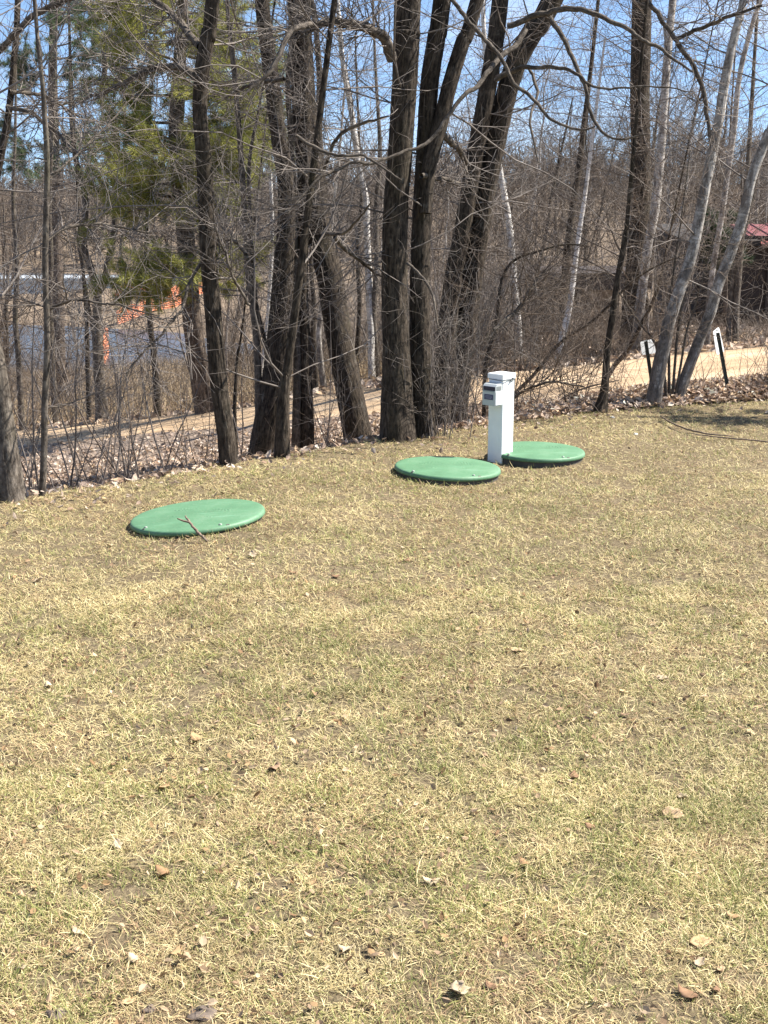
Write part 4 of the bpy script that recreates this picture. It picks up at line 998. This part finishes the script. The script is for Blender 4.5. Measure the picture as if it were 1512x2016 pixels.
# local axes: -X face looks towards the viewer's left, -Y face towards the right
m = MB(); cz = HT - 0.010
pts = [(-S/2-0.002, S/2, cz),(-S/2-0.003, 0, cz-0.001),(-S/2-0.003,-S/2-0.003,cz-0.003),(0.0,-S/2-0.0035,cz-0.001),(0.02,-S/2-0.006,cz+0.001),(0.03,-S/2-0.004,cz-0.008),(S/2,-S/2-0.003,cz+0.002)]
P, R = resample(pts, [0.0022]*len(pts), 40); m.tube(P, R, 6)
m.tube([(0.012,-S/2-0.003,cz-0.006),(0.012,-S/2-0.012,cz-0.008)], [0.005,0.005], 8)
m.tube([(0.026,-S/2-0.003,cz+0.004),(0.026,-S/2-0.012,cz+0.004)], [0.006,0.006], 8)
m.build('cord', M_CORD, root, True)
# alarm box on the -X face, flush with the -Y corner; wide along Y
bw, bd, bh = 0.094, 0.064, 0.122
zb = HT - 0.030 - bh
y0 = -S/2 + 0.001
m = MB()
prof = [(0,0),(-bd,0),(-bd,bh*0.66),(-bd+0.004,bh*0.70),(-bd+0.004,bh*0.90),(-bd+0.016,bh),(0,bh+0.004)]
nP = len(prof); V = [(-S/2-0.0005+a_, y0, zb+b_) for a_, b_ in prof] + [(-S/2-0.0005+a_, y0+bw, zb+b_) for a_, b_ in prof]
q = [(i, (i+1)%nP, nP+(i+1)%nP, nP+i) for i in range(nP)]
tr = [(0, i+1, i) for i in range(1, nP-1)] + [(nP, nP+i, nP+i+1) for i in range(1, nP-1)]
m.add(V, q, tr); ab = m.build('alarm_box', M_BOX, root)
m = MB(); m.box((-S/2-bd+0.0025, y0+bw/2, zb+bh*0.80), (0.007, bw*0.90, bh*0.19), bev=0.002); m.build('lamp_window', M_DARKPLASTIC, ab)
m = MB(); m.box((-S/2-bd-0.0008, y0+bw*0.50, zb+bh*0.40), (0.003, bw*0.70, bh*0.25), bev=0.0006); lb = m.build('label', M_LABEL, ab)
m = MB()
for kx, (zz, ww) in enumerate(((0.46,0.5),(0.40,0.56),(0.345,0.44))):
    m.box((-S/2-bd-0.0024, y0+bw*0.50, zb+bh*zz), (0.0008, bw*ww, 0.0022))
m.build('print_line', M_LABELMARK, lb)
m = MB(); m.box((-S/2-bd-0.0005, y0+bw/2, zb+bh*0.675), (0.003, bw*0.94, 0.004)); m.build('seam', M_SLOT, ab)
m = MB()
for kx in range(5):
    m.box((-S/2-bd*0.78+kx*0.0085, y0-0.0006, zb+bh*0.80), (0.004, 0.003, bh*0.22))
m.build('side_slot', M_SLOT, ab)
m = MB(); m.box((-S/2-bd*0.5, y0-0.0012, zb+bh*0.36), (bd*0.9, 0.0035, bh*0.64), bev=0.001); m.build('side_panel', M_WHITE, ab)  # white sheet brightens the sunlit side of the box by colour

# ------------------------------------------------------------------ signs seen from the back
def sign(label, D, panel, post_top, post_foot, yaw, group=None, depth=0.003):
    f = at(*post_foot, D); g0 = gz1(f[0], f[1]); tp = at(*post_top, D-0.02)
    root = empty('road_sign', (f[0], f[1], g0), label, 'sign', group); o = np.array([f[0], f[1], g0])
    m = MB(); d = norm(tp - f); foot = f + d*((g0-0.15-f[2])/d[2])
    # U-channel post: a web and two flanges
    sx = norm(np.cross(d, np.array([0,1,0]))); sy = np.cross(sx, d); L = np.linalg.norm(tp-foot); c0 = (tp+foot)/2
    R = np.stack([sx, sy, d], 1)
    m.box(c0-o, (0.022,0.004,L), R); m.box(c0-o+sx*0.011-sy*0.006, (0.004,0.014,L*0.999), R); m.box(c0-o-sx*0.011-sy*0.006, (0.004,0.014,L*0.999), R)
    m.build('post', M_SIGNPOST, root)
    p = np.array([at(px, py, D+0.03+dd) for px, py, dd in panel])-o
    n = norm(np.cross(p[1]-p[0], p[3]-p[0])); e = MB()
    # rounded corners
    out = []
    for i in range(4):
        a_, b_, c_ = p[i-1], p[i], p[(i+1)%4]; rr = 0.14
        for k_ in np.linspace(0,1,5):
            q0 = b_ + (a_-b_)*rr*(1-k_); q1 = b_ + (c_-b_)*rr*k_; out.append(q0*(1-k_) + q1*k_)
    out = np.array(out); kk = len(out); V = np.concatenate([out - n*depth/2, out + n*depth/2, [out.mean(0)-n*depth/2], [out.mean(0)+n*depth/2]])
    q = [(i, (i+1)%kk, kk+(i+1)%kk, kk+i) for i in range(kk)]; tr = [(2*kk, (i+1)%kk, i) for i in range(kk)] + [(2*kk+1, kk+i, kk+(i+1)%kk) for i in range(kk)]
    e.add(V, q, tr); e.build('panel', M_SIGN, root)
    b = MB(); mid = p.mean(0)
    for s_ in (0.28, -0.28):
        cpt = (tp-o)*0.5 + mid*0.5 + d*s_*np.linalg.norm(p[0]-p[3]); b.tube([cpt - sy*0.004, cpt - sy*0.016], [0.007,0.006], 6)
    b.build('bolt', M_SCREW, root)
    return root
sign('small square white sign seen from the back, leaning beside the grey birch', 10.15, [(1260,673,0),(1287,667,0.05),(1291,695,0.05),(1264,699,0)], (1271,672), (1284,760), 0)
sign('tall narrow white sign seen edge on from the back, on a leaning green post', 9.85, [(1403.5,653,-0.04),(1415,643.5,0.12),(1426,692,0.12),(1411,699,-0.04)], (1412.5,655), (1433,768), 0)

# ------------------------------------------------------------------ cabin and shelter beyond the road
def boards(m, a, b, z0, z1, th=0.05, w=0.16):
    """horizontal lap siding from a to b (xy)"""
    a = np.array(a); b = np.array(b); L = np.linalg.norm(b-a); d = (b-a)/L; ang = math.atan2(d[1], d[0]); R = np.array(Matrix.Rotation(ang,3,'Z')) @ np.array(Matrix.Rotation(rad(-4),3,'X'))
    z = z0; c = (a+b)/2
    while z < z1 - 0.01:
        m.box((c[0], c[1], z+w/2), (L, th, w*1.0), R); z += w
D = 25.0
def gx(px, D): return (px-756)/F*D
cx0, cx1 = gx(1368, D), gx(1720, D)
gb = min(gz1(cx0, D), gz1((cx0+cx1)/2, D), gz1(cx0, D+3))
root = empty('cabin', (cx0, D, gb), 'dark brown board cabin with a red roof behind the trees beyond the road', 'cabin')
off = np.array([cx0, D, gb]); Wd_ = cx1-cx0
eave = CAMZ - (466-380)/F*D - gb
m = MB(); boards(m, (0,0), (Wd_,0), -0.3, eave); boards(m, (0,4.0), (0,0), -0.3, eave); boards(m, (Wd_,0), (Wd_,4.0), -0.3, eave); boards(m, (Wd_,4), (0,4), -0.3, eave); m.box((Wd_/2,2.0,eave/2-0.2),(Wd_-0.12,3.86,eave+0.2)); m.build('wall', M_CABIN, root)
rx0 = gx(1476, D)-cx0
m = MB()                                            # red main roof over the right part, low brown roof over the left part
def slab(m, pts, th):
    p = np.array(pts, float); n = norm(np.cross(p[1]-p[0], p[3]-p[0])); V = np.concatenate([p, p - n*th]); m.add(V, [(0,1,2,3),(7,6,5,4),(0,4,5,1),(1,5,6,2),(2,6,7,3),(3,7,4,0)])
slab(m, [(rx0,-0.35,eave-0.08),(Wd_+0.3,-0.35,eave-0.08),(Wd_+0.3,2.0,eave+0.22),(rx0,2.0,eave+0.22)], 0.05)
slab(m, [(Wd_+0.3,4.35,eave-0.08),(rx0,4.35,eave-0.08),(rx0,2.01,eave+0.22),(Wd_+0.3,2.01,eave+0.22)], 0.05)
for k in range(14):
    xx = rx0 + 0.1 + k*0.3
    m.tube([(xx,-0.34,eave-0.066),(xx,1.98,eave+0.227)], [0.018,0.018], 5)
m.build('roof', M_ROOF, root)
m = MB(); slab(m, [(-0.3,-0.3,eave-0.02),(rx0-0.01,-0.3,eave-0.02),(rx0-0.01,4.3,eave+0.18),(-0.3,4.3,eave+0.18)], 0.10); m.build('low_roof', M_SHINGLE, root)
for px in (1400, 1530):
    xx = gx(px, D)-cx0; f = MB()
    for (ccx, ccz, sx_, sz_) in ((xx,eave*0.30,0.62,0.06),(xx,eave*0.75,0.62,0.06),(xx-0.29,eave*0.525,0.05,eave*0.45-0.06),(xx+0.29,eave*0.525,0.05,eave*0.45-0.06)): f.box((ccx,-0.055,ccz),(sx_,0.05,sz_))
    fo = f.build('window', M_CABINTRIM, root); pn = MB(); pn.box((xx,-0.04,eave*0.525),(0.53,0.02,eave*0.45-0.07)); pn.build('pane', M_PANE, fo)
# shelter: flat dark roof on posts
D = 24.5; sx0, sx1 = gx(1030, D), gx(1262, D); gb = gz1((sx0+sx1)/2, D)
root = empty('timber_shelter', (sx0, D, gb), 'dark open timber shelter with a flat roof half hidden in the brush', 'shelter')
zt = CAMZ - (530-380)/F*D - gb; L = sx1-sx0
m = MB(); m.box((L/2,1.2,zt-0.10),(L+0.1,3.0,0.16)); m.box((L/2,-0.335,zt-0.135),(L+0.14,0.06,0.30)); m.build('roof', M_CABINTRIM, root)
for (xx, yy) in ((0.1,0),(L*0.5,0),(L-0.1,0),(0.1,2.4),(L-0.1,2.4)):
    m = MB(); m.box((xx,yy,(zt-0.2)/2-0.15),(0.14,0.14,zt+0.1)); m.build('post', M_CABINTRIM, root)
m = MB(); boards(m, (0.1,2.5), (L-0.1,2.5), -0.2, zt-0.25); m.build('back_wall', M_CABIN, root)
m = MB(); m.box((L*0.62,0.05,zt-0.42),(0.55,0.04,0.2)); m.build('lit_wall_patch', M_STAKE, root)  # pale board puts a sunlit patch of wall into the colour

# ------------------------------------------------------------------ orange netting, tarp and ice by the pond
def net(label, pts, h):
    """netting slung between stakes; pts = (px, py of the foot, D)"""
    P = np.array([at(px, py, D_) for px, py, D_ in pts]); P[:,2] = gz(P[:,0], P[:,1])
    root = empty('netting_fence', P[0], label, 'fence', 'orange netting by the pond'); rg = np.random.default_rng(len(pts)*7)
    Q, _ = resample(P, np.ones(len(P)), 60); Q[:,2] = gz(Q[:,0], Q[:,1])
    m = MB(); n = len(Q); top = Q + np.stack([rg.normal(0,0.03,n), rg.normal(0,0.05,n), h*(0.9+0.12*np.sin(np.arange(n)*0.9)+0.05*rg.normal(0,1,n))], -1)
    tl = np.array([0,0,0.04])
    for k_ in np.linspace(0.05, 1, 7):
        m.tube(Q*(1-k_)+top*k_-P[0], np.full(n,0.06*h), 4)
    for i in range(0, n): m.tube([Q[i]-P[0]+tl, top[i]-P[0]], [0.04*h,0.04*h], 4)
    m.build('netting', M_NET, root)
    for p in P:
        s_ = MB(); s_.box((p-P[0])+np.array([0,0.06,h*0.5]), (0.06,0.06,h*1.3)); s_.build('stake', M_STAKE, root)
net('orange plastic netting strung along the near shore of the pond', [(203,705,0),(206,690,0),(212,668,0)] and [(204,712,51.5),(206,705,53),(211,690,55.5)], 1.5)
net('orange plastic netting running along the grassy spit in the pond', [(232,632,66),(270,630,67),(310,627,68.5),(345,622,70),(374,617,72)], 0.7)
net('orange plastic netting farther back on the spit, between the birch and the pine', [(330,612,74),(360,608,76),(400,606,78)], 0.7)
tp = at(262, 612, 76); tp[2] = gz1(tp[0], tp[1]); rg = np.random.default_rng(8)
u = np.linspace(0, 1, 9); th = np.arange(28)*2*np.pi/28
V = [(rr*1.15*math.cos(a_)*(1+0.12*math.sin(3*a_+1)), rr*0.9*math.sin(a_), 0.95*(1-rr**1.8)+0.04*rg.normal()*rr) for rr in u for a_ in th]
q = [(i*28+j, i*28+(j+1)%28, (i+1)*28+(j+1)%28, (i+1)*28+j) for i in range(8) for j in range(28)]
o = mk('tarpaulin', V, q, None, M_TARP, None, False); o.location = tp; tag(o, 'red orange tarpaulin draped over a heap by the orange netting', 'tarpaulin')
V = np.array([(-40,0,0),(-24,0,0),(-21,1.6,0),(-22,4.2,0),(-40,4.2,0)], float); base = np.array([0, 104.5, WATER+0.02])
mk_i = mk('lake_ice', np.concatenate([V+base, V+base-[0,0,0.015]]), None, [(0,1,2),(0,2,3),(0,3,4)], M_ICE, None, False); tag(mk_i, kind='structure')

# ------------------------------------------------------------------ single leaves, clods and pebbles lying on the lawn
rng = np.random.default_rng(21)
LM = []
for i in range(8):
    V, q = leaf_shape(rng, i % 2 == 0); pal = [(0.42,0.28,0.15),(0.36,0.22,0.12),(0.58,0.46,0.29),(0.27,0.165,0.10),(0.44,0.35,0.24),(0.46,0.33,0.20),(0.30,0.20,0.13),(0.50,0.36,0.20)][i]
    col = np.clip(np.array(pal)*(1+0.12*rng.normal(0,1,(len(V),1))), 0, 0.8)
    o = mk('fallen_leaf', V, q, None, M_LEAF, None, True, colors=col)
    so = o.modifiers.new('thickness', 'SOLIDIFY'); so.thickness = 0.012
    LM.append(o)
def put_leaf(px, py, size, kind, label, group=None, rz=None, tilt=0.16):
    p = on_plane(px, py, 0.012); o = LM[kind].copy(); C.objects.link(o)
    o.location = (p[0], p[1], gz1(p[0], p[1]) + 0.006); o.scale = (size*0.88,)*3
    o.rotation_euler = (rng.normal(0,tilt), rng.normal(0,tilt), rng.uniform(0,6.28) if rz is None else rz); return tag(o, label, 'leaf', group)
for px, py, s_, k_, lab in [(1377,1857,0.062,7,'bright yellow tan curled leaf in the grass near the bottom corner'),(1355,1962,0.060,3,'dark brown flat leaf lying low in the grass below the yellow tan leaf'),
    (903,1953,0.066,4,'pale beige twisted leaf at the bottom of the lawn'),(322,1718,0.066,1,'orange brown rolled leaf in the lower lawn'),(385,1450,0.060,0,'upright tan leaf in the middle of the lawn'),
    (1327,1600,0.072,5,'large curled tan leaf casting a dark shadow on the lawn'),(1130,1524,0.055,3,'dark brown curled leaf in the lower lawn beside no other leaf'),(325,1547,0.058,0,'rolled brown leaf in the grass above the orange brown rolled leaf'),
    (540,1508,0.060,6,'grey brown leaf lying flat in the middle of the lawn'),(1033,1697,0.050,1,'small rusty leaf in the lower lawn'),(853,1733,0.056,2,'light straw coloured leaf in the lower lawn'),(497,1098,0.058,4,'pale leaf just in front of the lone green lid'),
    (217,1065,0.045,2,'small pale leaf close to the dark rim of the lone green lid'),(1020,1276,0.060,5,'tan leaf lying alone in the open middle of the lawn'),(1303,1330,0.050,4,'bleached leaf towards the side of the lawn'),(75,1138,0.055,4,'bleached leaf in the grass near the bank'),
    (575,1127,0.048,3,'dark crumpled leaf in the lawn below the lone green lid'),(660,1132,0.050,3,'dark leaf scrap in the middle of the upper lawn'),(95,1345,0.045,2,'pale leaf scrap at the side of the lawn'),(680,1870,0.05,2,'straw coloured leaf at the bottom of the lawn')]:
    put_leaf(px, py, s_, k_, lab)
for i in range(60):
    py = 850 + 1130*rng.random()**1.25; px = rng.uniform(10, 1500)
    p = on_plane(px, py, 0)
    if p[1] > float(De(p[0]/(p[1]+AP))) - 0.1 or any((p[0]-l[0])**2 + (p[1]-l[1])**2 < (r_+0.06)**2 for l, r_, _ in LIDP): continue
    put_leaf(px, py, rng.uniform(0.022,0.044), int(rng.integers(0,8)), 'small dry leaf scrap lying loose in the lawn grass', 'leaf scraps scattered over the lawn')
for o in LM: bpy.data.objects.remove(o)
def lump(name, px, py, r, mt, label, cat, seed, sq=0.6):
    rg = np.random.default_rng(seed); ph = rg.random(6)*6.28; th = np.arange(20)*2*np.pi/20; fi = np.linspace(0.02, np.pi-0.02, 12); V = []
    for f_ in fi:
        for a_ in th:
            k_ = r*(1+0.16*math.sin(3*a_+ph[0]+2*f_)+0.10*math.sin(5*a_+ph[1])+0.12*math.sin(4*f_+ph[2]+a_)+0.04*rg.normal()); V.append((k_*math.sin(f_)*math.cos(a_), k_*math.sin(f_)*math.sin(a_), k_*sq*math.cos(f_)))
    q = [(i*20+j, (i+1)*20+j, (i+1)*20+(j+1)%20, i*20+(j+1)%20) for i in range(11) for j in range(20)]
    o = mk(name, V, q, None, mt, None, True); p = on_plane(px, py, 0.0); o.location = (p[0], p[1], 0.006); return tag(o, label, cat)
lump('soil_clod', 112, 2008, 0.020, M_CLOD, 'dark clod of soil at the bottom edge of the lawn, nearest the corner', 'clod', 1)
lump('soil_clod', 295, 1995, 0.013, M_CLOD, 'small grey clod of soil in the grass at the bottom edge of the lawn', 'clod', 2)
lump('soil_clod', 400, 2003, 0.026, M_CLOD, 'broad dark clod of soil at the bottom edge of the lawn', 'clod', 3, 0.4)
lump('pebble', 1205, 824, 0.016, M_STONE, 'pale pebble on the lawn behind the farthest green lid', 'pebble', 4)
lump('pebble', 1251, 857, 0.014, M_STONE, 'pale pebble on the lawn between the farthest green lid and the fallen branch', 'pebble', 5)

# ------------------------------------------------------------------ light
SUN_AZ = rad(82); SUN_EL = rad(50)              # azimuth measured from +Y towards +X
sd = Vector((math.sin(SUN_AZ)*math.cos(SUN_EL), math.cos(SUN_AZ)*math.cos(SUN_EL), math.sin(SUN_EL)))
sun = bpy.data.lights.new('sun', 'SUN'); sun.energy = 5.0; sun.angle = rad(0.5); sun.color = (1.0,0.95,0.87)
so = bpy.data.objects.new('sun', sun); C.objects.link(so); so.rotation_euler = sd.to_track_quat('Z','Y').to_euler()
w = bpy.data.worlds.new('World'); bpy.context.scene.world = w; w.use_nodes = True
nt = w.node_tree; bg = nt.nodes['Background']; sky = nt.nodes.new('ShaderNodeTexSky'); sky.sky_type = 'NISHITA'; sky.sun_disc = False
sky.sun_elevation = SUN_EL; sky.sun_rotation = SUN_AZ; sky.air_density = 1.0; sky.dust_density = 0.0; sky.ozone_density = 3.0
tc = nt.nodes.new('ShaderNodeTexCoord'); lift = nt.nodes.new('ShaderNodeVectorMath'); lift.operation = 'MULTIPLY_ADD'
lift.inputs[1].default_value = (1,1,1.5); lift.inputs[2].default_value = (0,0,0.12)
nt.links.new(tc.outputs['Generated'], lift.inputs[0]); nt.links.new(lift.outputs[0], sky.inputs[0])
cl = nt.nodes.new('ShaderNodeTexNoise'); cl.inputs['Scale'].default_value = 5.0; cl.inputs['Detail'].default_value = 6; cl.inputs['Roughness'].default_value = 0.6
mpc = nt.nodes.new('ShaderNodeMapping'); mpc.inputs['Scale'].default_value = (1,1,3.5); nt.links.new(tc.outputs['Generated'], mpc.inputs[0]); nt.links.new(mpc.outputs[0], cl.inputs['Vector'])
cr_ = nt.nodes.new('ShaderNodeValToRGB'); cr_.color_ramp.elements[0].position = 0.46; cr_.color_ramp.elements[1].position = 0.72; cr_.color_ramp.elements[1].color = (0.55,0.55,0.55,1); nt.links.new(cl.outputs['Fac'], cr_.inputs[0])
mxc = nt.nodes.new('ShaderNodeMix'); mxc.data_type = 'RGBA'; nt.links.new(cr_.outputs[0], mxc.inputs[0]); nt.links.new(sky.outputs[0], mxc.inputs[6]); mxc.inputs[7].default_value = (5.2,5.6,6.2,1)
nt.links.new(mxc.outputs[2], bg.inputs[0]); bg.inputs[1].default_value = 0.085
sc = bpy.context.scene
sc.view_settings.view_transform = 'Standard'; sc.view_settings.look = 'None'; sc.view_settings.exposure = 1.5; sc.view_settings.gamma = 1
sc.cycles.max_bounces = 6; sc.cycles.transparent_max_bounces = 6
